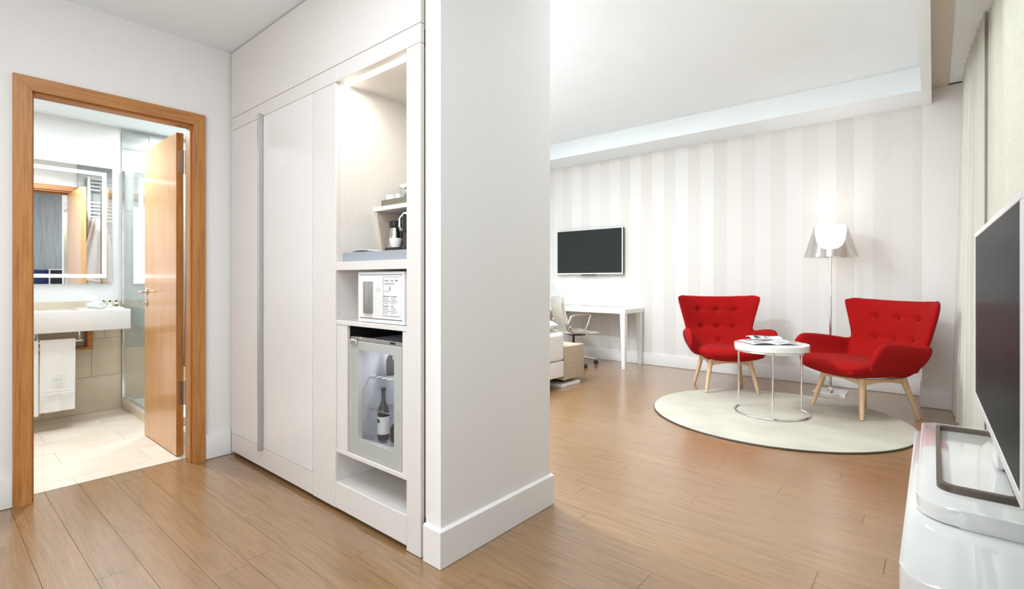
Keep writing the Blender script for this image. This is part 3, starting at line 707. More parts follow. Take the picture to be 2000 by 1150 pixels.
# drain pipe
dp = thing('drain_pipe', 'chrome basin waste pipe under the vanity', 'pipe', (.575, 5.25, .6))
obj('trap', tube(BM(), [(.578, 5.24, .728), (.578, 5.24, .60), (.58, 5.25, .585), (.60, 5.26, .585), (.615, 5.27, .60)], .016, 14), 'chrome', dp)
obj('collar', lathe(BM(), [(.02, 0), (.023, .004), (.023, .02), (.02, .024)], (.578, 5.24, .65), 20), 'chrome', dp)
# amenities
ZC = .8855
at_ = thing('amenity_tray', 'slim white tray holding toiletries on the vanity counter', 'tray', (.96, 5.2, ZC))
obj('tray_base', prism(BM(), rrect(.80, 1.085, 5.03, 5.17, .012), ZC, ZC + .010, 'z', .002), 'ceramic', at_)
obj('tray_rim', (lambda b: (prism(b, rrect(.80, 1.085, 5.165, 5.17, .002), ZC + .010, ZC + .014), b)[-1])(BM()), 'ceramic', at_)
ZA = ZC + .0105
def rolled(c, d, L_, r, label):
    t = thing('rolled_towel', label, 'towel', c, group='rolled face towels on the vanity')
    c = Vector(c); d = Vector(d).normalized()
    obj('roll', tube(BM(), [c + d * (k * L_) for k in (-.5, -.47, .47, .5)], [r * .85, r, r, r * .85], 24), 'terry', t)
    # spiral on the visible end
    s = d.cross(Vector((0, 0, 1))).normalized(); u = s.cross(d)
    e = c - d * (L_ * .5 + .001)
    obj('spiral_edge', tube(BM(), [e + (s * math.cos(a * .5) + u * math.sin(a * .5)) * (r * .12 + r * .7 * a / 36) for a in range(37)], .0022, 6), 'terry', t)
rolled((.905, 5.075, ZA + .027), (-.55, 1, 0), .12, .027, 'white rolled face towel lying on the amenity tray')
rolled((.865, 5.10, ZA + .080), (-.95, .35, .28), .12, .024, 'white rolled face towel propped on top of another roll')
def mini(x, y, mat, label, cap='bronze_steel', r=.013, h=.042):
    t = thing('toiletry_bottle', label, 'bottle', (x, y, ZA), group='toiletry bottles on the vanity')
    obj('body', lathe(BM(), [(r * .9, 0), (r, .003), (r, h * .85), (r * .55, h)], (x, y, ZA), 20), mat, t)
    obj('cap', lathe(BM(), [(r * .5, h), (r * .5, h + .016), (r * .35, h + .017)], (x, y, ZA), 16), cap, t)
    obj('label', lathe(BM(), [(r * 1.02, h * .2), (r * 1.02, h * .65)], (x, y, ZA), 20, capb=False, capt=False), 'matt_white' if mat != 'matt_white' else 'olive_leather', t)
base_mat('green_liquid', L(150, 226, 130), .25)
base_mat('pale_green', L(214, 232, 200), .25)
mini(.955, 5.06, 'green_liquid', 'tiny green toiletry bottle with dark cap on the vanity')
mini(.995, 5.06, 'pale_green', 'tiny pale green toiletry bottle, middle of the three on the vanity')
mini(1.035, 5.06, 'matt_white', 'tiny white toiletry bottle at the end of the amenity tray')
sd_ = thing('soap_dish', 'clear shallow glass soap dish on the vanity counter', 'dish', (.76, 5.15, ZC))
obj('dish', lathe(BM(), [(.02, 0), (.04, .008), (.045, .012), (.038, .009), (.018, .003)], (.765, 5.12, ZC), 28), 'tumbler_glass', sd_)
# shower
st = thing('shower_tray', 'raised white shower tray with stone curb behind the bathroom door', 'shower tray', (1.5, 4.9, 0))
obj('curb', box(BM(), 1.15, 1.20, 4.42, 5.433, .055, .09, .003, 1), 'gloss_white', st)
obj('curb_base', box(BM(), 1.152, 1.2, 4.42, 5.433, .001, .055), 'bath_wall_tile', st)
obj('basin', box(BM(), 1.2, 2.018, 4.42, 5.433, .001, .06), 'matt_white', st)
sg = thing('shower_screen', 'clear glass shower screen with chrome posts beside the vanity', 'shower screen', (1.16, 4.9, .09))
obj('glass_pane', box(BM(), 1.157, 1.163, 4.60, 5.418, .092, 2.06), 'clear_glass', sg)
obj('wall_post', box(BM(), 1.150, 1.170, 5.418, 5.434, .091, 2.07, .002, 1), 'chrome', sg)
obj('bottom_rail', box(BM(), 1.152, 1.168, 4.60, 5.418, .0905, .10, .001, 1), 'chrome', sg)
obj('edge_profile', box(BM(), 1.156, 1.164, 4.594, 4.60, .092, 2.06), 'brushed_steel', sg)
# towel radiator + robe (seen through the hinge gap and in the mirror)
rd = thing('towel_radiator', 'white ladder towel radiator reflected in the bathroom mirror', 'radiator', (1.45, 3.7, 1.2))
for x in (1.225, 1.70): obj('upright', tube(BM(), [(x, 3.69, 1.1), (x, 3.69, 2.26)], .016, 12), 'gloss_white', rd)
for k, z in enumerate((1.15, 1.19, 1.23, 1.27, 1.42, 1.46, 1.50, 1.54, 1.62, 1.78, 1.82, 1.86, 1.90, 1.94, 1.98, 2.12, 2.16, 2.20, 2.24)):
    obj('rung', tube(BM(), [(1.24, 3.69, z), (1.685, 3.69, z)], .010, 10), 'gloss_white', rd)
for x in (1.225, 1.70): obj('bracket', tube(BM(), [(x, 3.635, 2.1), (x, 3.674, 2.1)], .008, 8), 'gloss_white', rd)
rb = thing('bathrobe', 'white bathrobe hanging on the radiator behind the bathroom door', 'bathrobe', (1.33, 3.80, .7))
def rf(u, v):
    a = (u * 2 - 1); z = 1.80 - 1.25 * v
    wdt = .05 + .11 * min(1, v * 2.2) + .02 * v
    return (1.30 + a * wdt, 3.765 + .045 * math.cos(a * PI / 2) * (.5 + .5 * v) + .014 * math.sin(a * 9 + v * 2), z)
obj('robe_body', grid(BM(), rf, 28, 20, .012), 'robe_cloth', rb)
def rs(u, v):
    a = u * 2 * PI; z = 1.66 - .62 * v; r_ = .035 + .02 * v
    return (1.44 + .03 * v + r_ * math.cos(a), 3.80 + r_ * .8 * math.sin(a), z)
obj('sleeve', grid(BM(), rs, 18, 10), 'robe_cloth', rb)
obj('belt', tube(BM(), [(1.17, 3.82, 1.12), (1.24, 3.845, 1.10), (1.33, 3.85, 1.10), (1.42, 3.84, 1.11)], .014, 8), 'robe_cloth', rb)
obj('hook', tube(BM(), [(1.30, 3.69, 1.86), (1.30, 3.75, 1.84), (1.30, 3.765, 1.79)], .006, 8), 'chrome', rb)

# ================================================================== LIVING AREA
# ---- rug
def ell(a, b, n=96): return [(a * math.cos(2 * PI * i / n), b * math.sin(2 * PI * i / n)) for i in range(n)]
rg = thing('rug', 'round pale beige short-pile rug under the red armchairs', 'rug', (4.555, 1.02, 0))
bm = prism(BM(), [(4.555 + x, 1.02 + y) for x, y in ell(.915, .945)], .001, .013, 'z', .003); obj('pile', bm, 'rug_pile', rg)
obj('edge_binding', tube(BM(), [(4.555 + x * 1.001, 1.02 + y * 1.001, .006) for x, y in ell(.915, .945)], .005, 8, True), 'bronze_steel', rg)
ZR = .0135
# ---- side table
TX, TY, TR = 4.588, 1.040, .278
tb = thing('side_table', 'round white-topped side table on a thin chrome ring frame', 'table', (TX, TY, ZR))
obj('table_top', lathe(BM(), [(TR - .004, .540), (TR + .003, .543), (TR + .004, .548), (TR + .004, .588), (TR, .592), (TR - .01, .593)], (TX, TY, 0), 72), 'gloss_white', tb)
obj('top_ring', tube(BM(), [(TX + TR * math.cos(a * PI / 36), TY + TR * math.sin(a * PI / 36), .533) for a in range(72)], .007, 8, True), 'chrome', tb)
def angd(x, y): return math.degrees(math.atan2(y - TY, x - TX))
a0, a1 = angd(4.647, 1.311), angd(4.790, .851)     # open at the back between these two legs
arc = []; span = (a1 % 360) - (a0 % 360); span = span if span > 0 else span + 360
for i in range(61):
    a = math.radians(a0 + span * i / 60); arc.append((TX + TR * math.cos(a), TY + TR * math.sin(a), ZR + .008))
obj('base_ring', tube(BM(), arc, .007, 10), 'chrome', tb)
for (x, y) in ((arc[0][0], arc[0][1]), (arc[-1][0], arc[-1][1]), (4.319, .966)):
    obj('leg', tube(BM(), [(x, y, ZR + .002), (x, y, .535)], .008, 12), 'chrome', tb)
# ---- magazines on the table
mg = thing('magazine', 'open magazine lying on the white side table', 'magazine', (TX - .02, TY, .594), rz=.0)
dx = Vector((.6443, -.7647, 0)); dy = Vector((.7647, .6443, 0)); oc = Vector((TX - .035, TY + .005, .5945))
def mpg(sgn, lift):
    def f(u, v):
        p = oc + dx * (sgn * .195 * u) + dy * ((v - .5) * .26) ; p.z += .004 + .014 * math.sin(u * PI * .9) * (1 if sgn < 0 else .8) + lift * u * u
        return p
    return f
base_mat('paper', L(232, 231, 228), .6); base_mat('print_dark', L(62, 64, 62), .6); base_mat('print_grey', L(150, 152, 150), .6)
mp1 = obj('page', grid(BM(), mpg(-1, .0), 14, 4, .0035), 'paper', mg); mp2 = obj('page', grid(BM(), mpg(1, .004), 14, 4, .0035), 'paper', mg)
def pic(parent, sgn, u0, u1, v0, v1, mat, lift=.0):
    f = mpg(sgn, lift)
    def g(u, v):
        p = f(u0 + (u1 - u0) * u, v0 + (v1 - v0) * v); p = Vector(p); p.z += .0028; return p
    obj('printed_picture', grid(BM(), g, 5, 2), mat, parent)
for a in ((mp1, -1, .12, .42, .62, .92, 'print_dark'), (mp1, -1, .5, .85, .6, .95, 'print_grey'), (mp1, -1, .15, .9, .12, .2, 'print_grey'), (mp1, -1, .15, .8, .28, .34, 'print_grey')): pic(*a)
for a in ((mp2, 1, .1, .45, .1, .16, 'print_grey', .004), (mp2, 1, .1, .9, .3, .36, 'print_grey', .004), (mp2, 1, .55, .9, .05, .2, 'print_grey', .004)): pic(*a)
def fmag(u, v):
    p = Vector((TX + .03, TY + .03, .619)) + dx * (-.13 + .26 * u) + dy * (.005 + v * .12); p.z += .018 * math.sin(v * PI * .8) + .004 * math.sin(u * 6); return p
m2 = thing('newspaper', 'folded newspaper propped across the open magazine', 'newspaper', (TX + .03, TY + .03, .606))
pg = obj('fold', grid(BM(), fmag, 14, 8, .003), 'paper', m2)
def fpic(u0, u1, v0, v1, mat):
    def g(u, v):
        p = fmag(u0 + (u1 - u0) * u, v0 + (v1 - v0) * v); p.z += .0028; return p
    obj('printed_picture', grid(BM(), g, 4, 4), mat, pg)
fpic(.12, .26, .05, .5, 'print_dark'); fpic(.28, .34, .1, .6, 'print_grey'); fpic(.42, .55, .05, .5, 'print_grey'); fpic(.6, .62, 0, .9, 'print_dark')

# ---- armchairs
def slab(bm, P, T, nu, nv, p=5):
    us = [math.sin((i / nu - .5) * PI) for i in range(nu + 1)]; vs = [math.sin((j / nv - .5) * PI) for j in range(nv + 1)]
    e = 1e-3; A = []; B = []
    for u in us:
        ra = []; rb_ = []
        for v in vs:
            m = Vector(P(u, v)); du = Vector(P(min(u + e, 1), v)) - Vector(P(max(u - e, -1), v)); dv = Vector(P(u, min(v + e, 1))) - Vector(P(u, max(v - e, -1)))
            n = du.cross(dv); n = n.normalized() if n.length > 1e-12 else Vector((0, 0, 1))
            t = T(u, v) * .5 * max(0, 1 - abs(u) ** p) ** .5 * max(0, 1 - abs(v) ** p) ** .5 + 1e-4
            ra.append(bm.verts.new(m + n * t)); rb_.append(bm.verts.new(m - n * t))
        A.append(ra); B.append(rb_)
    for i in range(nu):
        for j in range(nv):
            bm.faces.new((A[i][j], A[i + 1][j], A[i + 1][j + 1], A[i][j + 1])); bm.faces.new((B[i][j], B[i][j + 1], B[i + 1][j + 1], B[i + 1][j]))
    for i in range(nu):
        bm.faces.new((A[i][0], B[i][0], B[i + 1][0], A[i + 1][0])); bm.faces.new((A[i][nv], A[i + 1][nv], B[i + 1][nv], B[i][nv]))
    for j in range(nv):
        bm.faces.new((A[0][j], A[0][j + 1], B[0][j + 1], B[0][j])); bm.faces.new((A[nu][j], B[nu][j], B[nu][j + 1], A[nu][j + 1]))
def backP(u, v):       # front is -y
    t = (v + 1) / 2; au = abs(u)
    zt = .940 + .022 * au ** 2.5 - .022 * (max(0, au - .84) / .16) ** 2
    z = .345 + (zt - .345) * t
    hw = .235 + .100 * math.sin(min(1, t / .42) * PI / 2) + .095 * max(0, (t - .40) / .60) ** 1.1 - .006 * (max(0, t - .9) / .1) ** 2
    y = .125 + .155 * math.sin(min(1, t / .55) * PI / 2) + .105 * t - (.06 + .10 * t) * (au ** 3.2)
    return (hw * u, y, z)
def backT(u, v): return .085 + .012 * abs(u) ** 2
def seatP(u, v):       # u across, v front(-1)..back(+1)
    q = max(0, 1 - abs(v) ** 5 * .18) if v < 0 else 1
    x = (.335 - .03 * (v + 1) / 2) * u * q
    y = -.385 + (v + 1) / 2 * .60 + .045 * abs(u) ** 3 * (1 if v < 0 else 0) * abs(v)
    z = .405 + .030 * abs(u) ** 3 - .022 * (v + 1) / 2 + .005 * (1 - v * v)
    return (x, y, z)
def seatT(u, v): return .135
def armP(s):
    def f(u, v):       # u along back(+1) .. front(-1); v bottom(-1) .. top(+1)
        t = (v + 1) / 2; a = (1 - u) / 2          # a: 0 back, 1 front
        ztop = .590 + .045 * math.sin(min(1, max(0, (a - .15) / .85)) * PI * .62) - .15 * max(0, (a - .78) / .22) ** 2
        zbot = .340 + .035 * a
        z = zbot + (ztop - zbot) * t
        x = .240 + .040 * a + (.105 + .020 * a) * math.sin(t * PI / 2) ** .85
        yf = -.325 + .15 * (1 - t) ** 1.6
        yb = .13 + .13 * math.sin(t * PI / 2)
        y = yb + (yf - yb) * a
        return (s * x, y, z)
    return f
def armT(u, v): return .074
def underP(u, v):      # boat-shaped underside shell
    x = .27 * u; y = -.05 + .30 * v
    return (x, y, .355 + .02 * abs(u) ** 2 + .01 * abs(v) ** 3)
def underT(u, v): return .085
BT = []
for z_, us_ in ((.80, (-.50, 0, .50)), (.61, (-.50, 0, .50))):
    for u_ in us_:
        BT.append((u_, (z_ - .345) / .61 * 2 - 1))
BT.append((-.0, -.58))
def make_upholstery():
    bm = BM()
    slab(bm, backP, backT, 40, 30, 4); slab(bm, seatP, seatT, 36, 30, 4); slab(bm, underP, underT, 24, 24, 3)
    for s in (-1, 1): slab(bm, armP(s), armT, 28, 20, 5)
    bmesh.ops.recalc_face_normals(bm, faces=bm.faces)
    me = bpy.data.meshes.new('tmp'); bm.to_mesh(me); bm.free(); o = bpy.data.objects.new('tmp', me); C.objects.link(o)
    rm = o.modifiers.new('r', 'REMESH'); rm.mode = 'VOXEL'; rm.voxel_size = .0085
    sm = o.modifiers.new('s', 'SMOOTH'); sm.factor = .5; sm.iterations = 7
    dg = bpy.context.evaluated_depsgraph_get(); m2 = bpy.data.meshes.new_from_object(o.evaluated_get(dg)); bpy.data.objects.remove(o)
    return m2
up = make_upholstery()
nv = len(up.vertices); co = np.empty(nv * 3); up.vertices.foreach_get('co', co); co = co.reshape(-1, 3)
# button dimples + faint creases
e = 1e-3; BPOS = []
for (u_, v_) in BT:
    m = Vector(backP(u_, v_)); du = Vector(backP(u_ + e, v_)) - Vector(backP(u_ - e, v_)); dv = Vector(backP(u_, v_ + e)) - Vector(backP(u_, v_ - e))
    n = du.cross(dv).normalized(); n = n if n.y < 0 else -n
    BPOS.append((m + n * .043, n))
for p, n in BPOS:
    d2 = ((co - np.array(p)) ** 2).sum(1); dy_ = co - np.array(p)
    wgt = np.exp(-d2 / (2 * .022 ** 2)) * .020 + np.exp(-(dy_[:, 2] ** 2 / (2 * .012 ** 2) + dy_[:, 0] ** 2 / (2 * .07 ** 2) + np.minimum(dy_[:, 1] ** 2, 1) / (2 * .03 ** 2))) * .005
    co -= np.outer(wgt, np.array(n))
up.vertices.foreach_set('co', co.ravel()); up.update()
# split the continuous upholstery into its parts
src = []
def sample(P, k=24): return np.array([P(a, b) for a in np.linspace(-1, 1, k) for b in np.linspace(-1, 1, k)])
S = [('backrest', sample(backP)), ('seat', np.vstack([sample(seatP), sample(underP)])), ('armrest', sample(armP(-1))), ('armrest', sample(armP(1)))]
cen = np.empty(len(up.polygons) * 3); up.polygons.foreach_get('center', cen); cen = cen.reshape(-1, 3)
ds = []
for nm, s_ in S:
    dd = np.full(len(cen), 9.0)
    for i in range(0, len(cen), 4000):
        c_ = cen[i:i + 4000]; dd[i:i + 4000] = np.sqrt(((c_[:, None, :] - s_[None]) ** 2).sum(2)).min(1)
    if nm == 'seat': dd -= .03
    if nm == 'backrest': dd -= .004
    ds.append(dd)
own = np.argmin(np.array(ds), 0)
ncount = len(up.polygons)
verts_all = co; polys = [tuple(p.vertices) for p in up.polygons]
up_parts = []
# vertex normals of the whole so that the seams stay soft
vn = np.empty(nv * 3); up.vertices.foreach_get('normal', vn); vn = vn.reshape(-1, 3)
for k, (nm, _) in enumerate(S):
    idx = np.nonzero(own == k)[0]; used = sorted({v for i in idx for v in polys[i]}); mp_ = {v: i for i, v in enumerate(used)}
    me = bpy.data.meshes.new(nm); me.from_pydata([tuple(verts_all[v]) for v in used], [], [[mp_[v] for v in polys[i]] for i in idx])
    me.polygons.foreach_set('use_smooth', [True] * len(me.polygons))
    try: me.normals_split_custom_set_from_vertices([tuple(vn[v]) for v in used])
    except Exception: pass
    me.materials.append(M['red_felt']); up_parts.append((nm, me))
def make_armchair(label, loc, rz, k=1.0):
    t = thing('armchair', label, 'armchair', loc, rz, 'red armchairs on the round rug'); t.scale = (k, k, 1)
    for nm, me in up_parts:
        o = bpy.data.objects.new(nm, me); C.objects.link(o); o.parent = t
    for p, n in BPOS:
        q = p - n * .017; bm = BM(); lathe(bm, [(.0001, .006), (.006, .0045), (.0095, .001), (.0095, -.003)], (0, 0, 0), 14)
        bm.transform(Matrix.Translation(q) @ n.to_track_quat('Z', 'Y').to_matrix().to_4x4()); obj('button', bm, 'red_felt', t, world=False)
    FZ = ZR - .0002
    legs = {}
    for sx in (-1, 1):
        for sy in (-1, 1):
            zb = ZR if sy < 0 else .001
            x0, y0, x1, y1 = sx * .243, sy * .243, sx * .185, sy * .180
            if sy > 0: y0 = .262
            bm = BM(); tube(bm, [(x0, y0, zb), (x0 + (x1 - x0) * .12, y0 + (y1 - y0) * .12, zb + .035), (x1 + (x0 - x1) * .1, y1 + (y0 - y1) * .1, .285), (x1, y1, .325)], [.012, .015, .023, .024], 18)
            lg = obj('leg', bm, 'ash_leg', t, world=False)
            obj('glide', lathe(BM(), [(.0105, 0), (.0125, .004)], (x0, y0, zb - .0005), 14), 'bronze_steel', lg, world=False)
    for sy in (-1, 1):     # curved cross rails
        y_ = sy * .185
        poly = [(-.185 + .37 * i / 16, .270 + .028 * math.sin(PI * i / 16)) for i in range(17)] + [(.185, .322), (-.185, .322)]
        obj('rail', prism(BM(), poly, y_ - .012, y_ + .012, 'y', .002), 'ash_leg', t, world=False)
    for sx in (-1, 1):
        x_ = sx * .188
        poly = [(-.18 + .36 * i / 16, .268 + .028 * math.sin(PI * i / 16)) for i in range(17)] + [(.18, .322), (-.18, .322)]
        obj('rail', prism(BM(), poly, x_ - .012, x_ + .012, 'x', .002), 'ash_leg', t, world=False)
    return t
def front_rot(fx, fy): return math.atan2(fy, fx) + PI / 2     # local -y -> (fx,fy)
make_armchair('red winged armchair with wooden legs near the wall-mounted television', (5.313, 1.632, 0), front_rot(-.844, -.536))
make_armchair('red winged armchair beside the corner column, angled towards the rug centre', (5.135, .462, 0), front_rot(-.76, .65), 1.05)

# ---- floor lamp
LX, LY = 5.873, .790
lp = thing('floor_lamp', 'tall chrome floor lamp with smoky conical shade between the red armchairs', 'floor lamp', (LX, LY, 0))
obj('base', box(BM(), LX - .14, LX + .14, LY - .14, LY + .14, .001, .010, .002, 1), 'chrome', lp)
obj('base_collar', lathe(BM(), [(.03, .010), (.028, .03), (.014, .045)], (LX, LY, 0), 24), 'chrome', lp)
obj('pole', tube(BM(), [(LX, LY, .03), (LX, LY, 1.40)], .0125, 16), 'chrome', lp)
obj('lamp_shade', lathe(BM(), [(.232, 1.345), (.137, 1.665), (.1345, 1.665), (.2295, 1.345)], (LX, LY, 0), 64, capb=False, capt=False), 'smoke_shade', lp)
obj('diffuser', lathe(BM(), [(.02, 1.425), (.06, 1.432), (.10, 1.465), (.12, 1.51), (.134, 1.60), (.1335, 1.66)], (LX, LY, 0), 48), 'lamp_glow', lp)
area('floor_lamp_bulb', (LX, LY, 1.658), .25, 5, (1, .95, .88), rot=(PI, 0, 0), spread=2.1)

# ---- wall television
def television(name, label, w_, h_, loc, rz, thick=.035, bez=.012, frame='brushed_steel', bar=True):
    """front faces local -y, origin at centre of front"""
    t = thing(name, label, 'television', loc, rz)
    bm = BM()
    box(bm, -w_ / 2, w_ / 2, 0, .012, h_ / 2 - bez, h_ / 2, .0015, 1); box(bm, -w_ / 2, w_ / 2, 0, .012, -h_ / 2, -h_ / 2 + bez * 1.3, .0015, 1)
    box(bm, -w_ / 2, -w_ / 2 + bez, 0, .012, -h_ / 2 + bez * 1.3, h_ / 2 - bez, .0015, 1); box(bm, w_ / 2 - bez, w_ / 2, 0, .012, -h_ / 2 + bez * 1.3, h_ / 2 - bez, .0015, 1)
    obj('bezel', bm, frame, t, world=False)
    obj('screen', box(BM(), -w_ / 2 + bez, w_ / 2 - bez, .002, .010, -h_ / 2 + bez * 1.3, h_ / 2 - bez), 'tv_screen', t, world=False)
    obj('housing', box(BM(), -w_ / 2 + .002, w_ / 2 - .002, .012, thick, -h_ / 2 + .002, h_ / 2 - .002, .004, 2), 'black_plastic', t, world=False)
    return t
base_mat('satin_silver', L(226, 224, 222), .3, .2)
t1 = television('television', 'flat television mounted on the striped wall above the desk', 1.085, .645, (6.135, 3.757, 1.518), -PI / 2 , .045, .015, 'satin_silver')
obj('sensor_bar', box(BM(), -.12, .12, .004, .03, -.336, -.3225, .002, 1), 'black_plastic', t1, world=False)
obj('wall_bracket', box(BM(), -.2, .2, .045, .073, -.15, .15), 'black_plastic', t1, world=False)
# rz=-90deg: local -y -> world -x  (faces the room)

# ---- desk
dk = thing('desk', 'long narrow white desk with tapered legs against the striped wall', 'desk', (5.95, 4.1, 0))
obj('desk_top', box(BM(), 5.685, 6.193, 2.945, 5.25, .690, .745, .003, 2), 'gloss_white', dk)
for (x, y) in ((5.712, 2.975), (6.165, 2.975), (5.712, 5.22), (6.165, 5.22)):
    bm = BM(); s = 1 if x < 6 else -1; q = 1 if y < 4 else -1
    a = .027; b2 = .05
    lo = [(x - a * .0 - .02 * s * 0 + dx_, y + dy_) for dx_, dy_ in ((-.022, -.022), (.022, -.022), (.022, .022), (-.022, .022))]
    x0, x1 = (x - .022, x + .045) if s > 0 else (x - .045, x + .022)
    y0, y1 = (y - .022, y + .045) if q > 0 else (y - .045, y + .022)
    hi = [(x0, y0), (x1, y0), (x1, y1), (x0, y1)]
    A = [bm.verts.new((*p, .001)) for p in lo]; B = [bm.verts.new((*p, .690)) for p in hi]
    bm.faces.new(A[::-1]); bm.faces.new(B)
    for i in range(4): bm.faces.new((A[i], A[(i + 1) % 4], B[(i + 1) % 4], B[i]))
    obj('leg', bm, 'gloss_white', dk)
# ---- desk lamp
dl = thing('desk_lamp', 'slim lit desk lamp with bent arm near the wall sockets', 'desk lamp', (5.95, 4.62, .745))
obj('base', lathe(BM(), [(.08, 0), (.08, .012), (.075, .015)], (5.95, 4.62, .7455), 32), 'matt_white', dl)
obj('arm', tube(BM(), [(5.95, 4.62, .76), (5.95, 4.66, 1.17), (5.95, 4.62, 1.22), (5.97, 4.26, 1.095)], .006, 10), 'matt_white', dl)
obj('light_head', tube(BM(), [(5.97, 4.262, 1.092), (5.97, 4.08, 1.10)], .008, 10), 'desk_led', dl)
# ---- wall sockets
for k, (y, lb) in enumerate(((4.40, 'double wall socket plate, side nearer the bed, above desk'), (4.325, 'double wall socket plate, side nearer the television, above desk'))):
    t = thing('wall_socket', lb, 'socket', (XW - .005, y, .90), group='wall sockets above the desk')
    obj('plate', box(BM(), XW - .009, XW - .001, y - .036, y + .036, .862, .935, .002, 1), 'satin_silver', t)
    obj('insert', box(BM(), XW - .0115, XW - .0088, y - .022, y + .022, .877, .920, .002, 1), 'matt_white', t)
# ---- office chair
oc_ = thing('office_chair', 'cream leather office chair with chrome arms at the desk', 'chair', (5.60, 3.62, 0), front_rot(.86, -.5))
def obk(u, v):
    a = (u * 2 - 1) * .215; z = .46 + .43 * v
    return (a * (1 - .12 * v), .20 + .10 * v + .02 * math.sin(v * PI) - .03 * (1 - (a / .215) ** 2) * 0 - .02 * abs(a / .215) ** 2, z)
def ost(u, v):
    a = (u * 2 - 1) * .225; y = .22 - .46 * v
    return (a, y, .452 - .012 * math.sin(v * PI) + .008 * abs(a / .225) ** 2 - .03 * max(0, v - .85) / .15)
obj('backrest', grid(BM(), obk, 14, 14, .020), 'leather_cream', oc_, world=False)
obj('seat', grid(BM(), ost, 14, 14, .024), 'leather_cream', oc_, world=False)
for s in (-1, 1):
    x = s * .245
    pts = [(x, .225, .56), (x, .19, .655), (x, .16, .668), (x, -.06, .672), (x, -.09, .66), (x, -.05, .55), (x, -.01, .47), (x, .03, .445), (x, .14, .445), (x, .19, .47)]
    obj('armrest', tube(BM(), pts, .0115, 10, True), 'chrome', oc_, world=False)
    obj('side_rail', tube(BM(), [(s * .228, -.225, .425), (s * .23, .19, .435), (s * .225, .235, .50), (s * .195, .305, .87)], .008, 8), 'chrome', oc_, world=False)
obj('seat_plate', box(BM(), -.24, .24, -.02, .16, .408, .424, .003, 1), 'black_plastic', oc_, world=False)
obj('gas_column', tube(BM(), [(0, .03, .12), (0, .03, .30), (0, .03, .301), (0, .03, .41)], [.026, .026, .015, .015], 16), 'black_plastic', oc_, world=False)
for k in range(5):
    a = PI / 2 + .35 + k * 2 * PI / 5; c_, s_ = math.cos(a), math.sin(a)
    obj('base_spoke', tube(BM(), [(0, .03, .115), (.12 * c_, .03 + .12 * s_, .105), (.30 * c_, .03 + .30 * s_, .075)], [.022, .018, .011], 10), 'chrome', oc_, world=False)
    cs = obj('caster', tube(BM(), [(.30 * c_ - .02 * s_, .03 + .30 * s_ + .02 * c_, .030), (.30 * c_ + .02 * s_, .03 + .30 * s_ - .02 * c_, .030)], .029, 18), 'rubber', oc_, world=False)
    obj('caster_fork', tube(BM(), [(.30 * c_, .03 + .30 * s_, .03), (.30 * c_, .03 + .30 * s_, .082)], .009, 8), 'chrome', cs, world=False)

# ---- bed, pillow, foot bench
bd = thing('bed', 'white upholstered double bed partly hidden by the end wall panel', 'bed', (3.3, 3.9, 0))
obj('bed_base', box(BM(), 2.25, 4.322, 2.935, 4.75, .115, .278, .015, 3), 'bed_linen', bd)
obj('mattress', box(BM(), 2.25, 4.327, 2.930, 4.755, .282, .575, .045, 5), 'bed_linen', bd)
obj('plinth', box(BM(), 2.4, 4.20, 3.05, 4.6, .001, .114), 'bronze_steel', bd)
def pillow(c, hx, hy, h, label):
    bm = BM(); n = 16
    for sgn in (1, -1):
        def f(u, v):
            a, b = u * 2 - 1, v * 2 - 1
            return (c[0] + a * hx * (1 - .06 * b * b), c[1] + b * hy * (1 - .06 * a * a), c[2] + h / 2 + sgn * h / 2 * (max(0, (1 - a ** 4) * (1 - b ** 4)) ** .6) + .004 * math.sin(9 * a + 4 * b))
        grid(bm, f, n, n)
    bmesh.ops.remove_doubles(bm, verts=bm.verts, dist=.0008)
    return tag(obj('pillow', bm, 'bed_linen', smooth=80), label, 'pillow')
pillow((3.98, 3.32, .577), .35, .36, .15, 'plump white pillow on the foot corner of the bed')
bn = thing('bench', 'beige woven fabric bench at the foot of the bed', 'bench', (4.53, 3.6, 0))
obj('cushion_box', box(BM(), 4.34, 4.725, 2.945, 4.6, .070, .418, .008, 3), 'woven_beige', bn)
obj('plinth', box(BM(), 4.28, 4.62, 2.93, 4.6, .001, .035, .003, 1), 'gloss_white', bn)
obj('support', box(BM(), 4.40, 4.60, 3.0, 4.5, .035, .070), 'bronze_steel', bn)
obj('piping', tube(BM(), [(4.344, 2.947, .414), (4.721, 2.947, .414), (4.721, 2.947, .08)], .0035, 6), 'woven_beige', bn)

# ---- curtains
def curt(name, label, x0, x1, yt, yb, amp, wl, mat, z0=.006, z1=2.795, nu=None, ph=0):
    def f(u, v):
        x = x0 + (x1 - x0) * u; z = z0 + (z1 - z0) * v
        a = amp * (1 - .3 * v)
        return (x + .01 * math.sin(x * 31), yt * v + yb * (1 - v) + a * math.sin(2 * PI * x / wl + ph) + .3 * a * math.sin(2 * PI * x / (wl * .43) + 1), z)
    nu = nu or int((x1 - x0) / wl * 12)
    o = obj(name, grid(BM(), f, nu, 12, .002), mat, smooth=80)
    return tag(o, label, 'curtain', 'curtains along the window wall')
win = thing('window_1', 'daylit window hidden behind the curtains', 'window', (3.8, -.37, 0), kind='structure')
for k in range(3):
    obj('pane', box(BM(), 2.15 + k * 1.15, 3.25 + k * 1.15, -.366, -.36, .25, 2.6), 'daylight_pane', win)
bm = BM(); box(bm, 2.05, 5.6, -.37, -.352, .15, .25, .003, 1); box(bm, 2.05, 5.6, -.37, -.352, 2.6, 2.7, .003, 1)
for x in (2.05, 3.25, 4.40, 5.55): box(bm, x, x + .05 if x > 5 else x + (.1 if x < 2.2 else .05), -.37, -.352, .25, 2.6, .003, 1)
obj('window_frame', bm, 'matt_white', win)
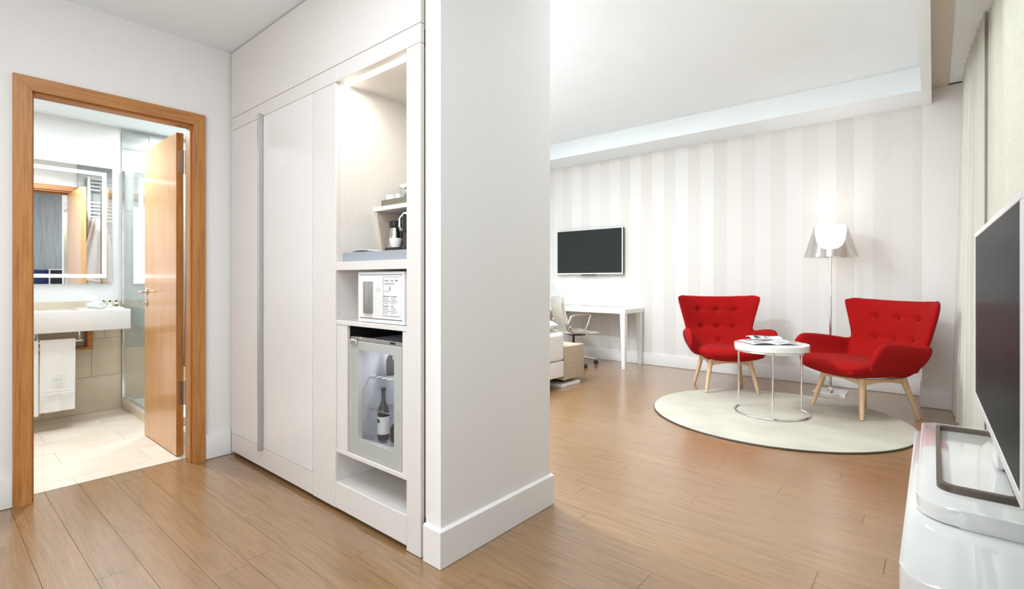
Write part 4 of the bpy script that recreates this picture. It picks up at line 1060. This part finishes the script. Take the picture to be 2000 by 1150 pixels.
def shf(u, v):
    x = 4.30 + 1.37 * u; z = .006 + 2.789 * v
    a = .022 * min(1, .25 + u * 1.6) * (1 - .25 * v); base = -.244 + .042 * min(1, u * 1.5) + .065 * (1 - v) * u
    return (x, base + a * math.sin(2 * PI * x / .13) + .25 * a * math.sin(2 * PI * x / .055 + 1), z)
tag(obj('curtain', grid(BM(), shf, 150, 12, .0015), 'sheer_fabric', smooth=80), 'gathered off-white sheer curtain beside the corner column', 'curtain', 'curtains along the window wall')
curt('curtain', 'flat beige net-textured curtain behind the television on the low cabinet', 1.95, 4.9, -.262, -.252, .010, .62, 'woven_net', nu=120)

# ---- low cabinet + platform
lb_ = thing('tv_cabinet', 'glossy white low cabinet with rounded corners under the large television', 'cabinet', (2.3, -.1, 0))
obj('body', prism(BM(), rrect(1.53, 3.10, -.225, .068, [.05, .09, .03, .03], 8), .10, .40, 'z', .012), 'cabinet_gloss', lb_)
obj('plinth', prism(BM(), rrect(1.62, 3.02, -.22, .02, .03), .001, .10, 'z'), 'bronze_steel', lb_)
pf = thing('television_platform', 'raised glossy white platform on the low cabinet', 'platform', (2.5, -.12, .4))
obj('slab', prism(BM(), rrect(1.94, 3.06, -.222, .043, [.04, .10, .03, .03], 8), .401, .452, 'z', .010), 'cabinet_gloss', pf)
tv2 = television('television', 'large flat television standing on the low white cabinet', 1.205, .618, (1.974, -.123, .985), PI + math.atan2(.011, 1.206), .045, .018, 'satin_silver')
# local -y must look to +Y world: rz = 180 degrees; stand
def wl(p): return p
bm = BM()
ro = rrect(2.085, 2.955, -.212, -.006, [.035, .05, .03, .03], 8); ri = rrect(2.108, 2.932, -.189, -.020, [.026, .04, .02, .02], 8)
Q = [[bm.verts.new((*p, z)) for p in r_] for r_, z in ((ro, .4525), (ro, .472), (ri, .472), (ri, .4525))]
for a_ in range(4):
    A_, B_ = Q[a_], Q[(a_ + 1) % 4]
    for i in range(len(ro)): bm.faces.new((A_[i], A_[(i + 1) % len(ro)], B_[(i + 1) % len(ro)], B_[i]))
obj('stand_loop', bm, 'bronze_steel', tv2)
obj('stand_neck', box(BM(), 2.42, 2.56, -.21, -.166, .462, .74, .004, 1), 'satin_silver', tv2)

# ---- navy thing by the entry curtain, only seen in the mirror
struct('wall_panel', box(BM(), .2, 1.93, -.365, -.33, .01, 2.57), 'grey_panel', 'grey wood-grained wall panel reflected in the bathroom mirror', 'wall panel')
nv_ = thing('armchair_screen', 'navy blue upholstered panel reflected in the bathroom mirror', 'screen', (1.30, -.24, 0))
obj('padded_panel', box(BM(), .95, 1.50, -.285, -.20, .06, 1.28, .02, 3), 'navy_fabric', nv_)
obj('foot', box(BM(), 1.0, 1.06, -.27, -.21, .001, .06), 'black_plastic', nv_); obj('foot', box(BM(), 1.39, 1.45, -.27, -.21, .001, .06), 'black_plastic', nv_)
print('planks', PLANKS, 'tris approx', sum(len(o.data.polygons) for o in bpy.data.objects if o.type == 'MESH'))
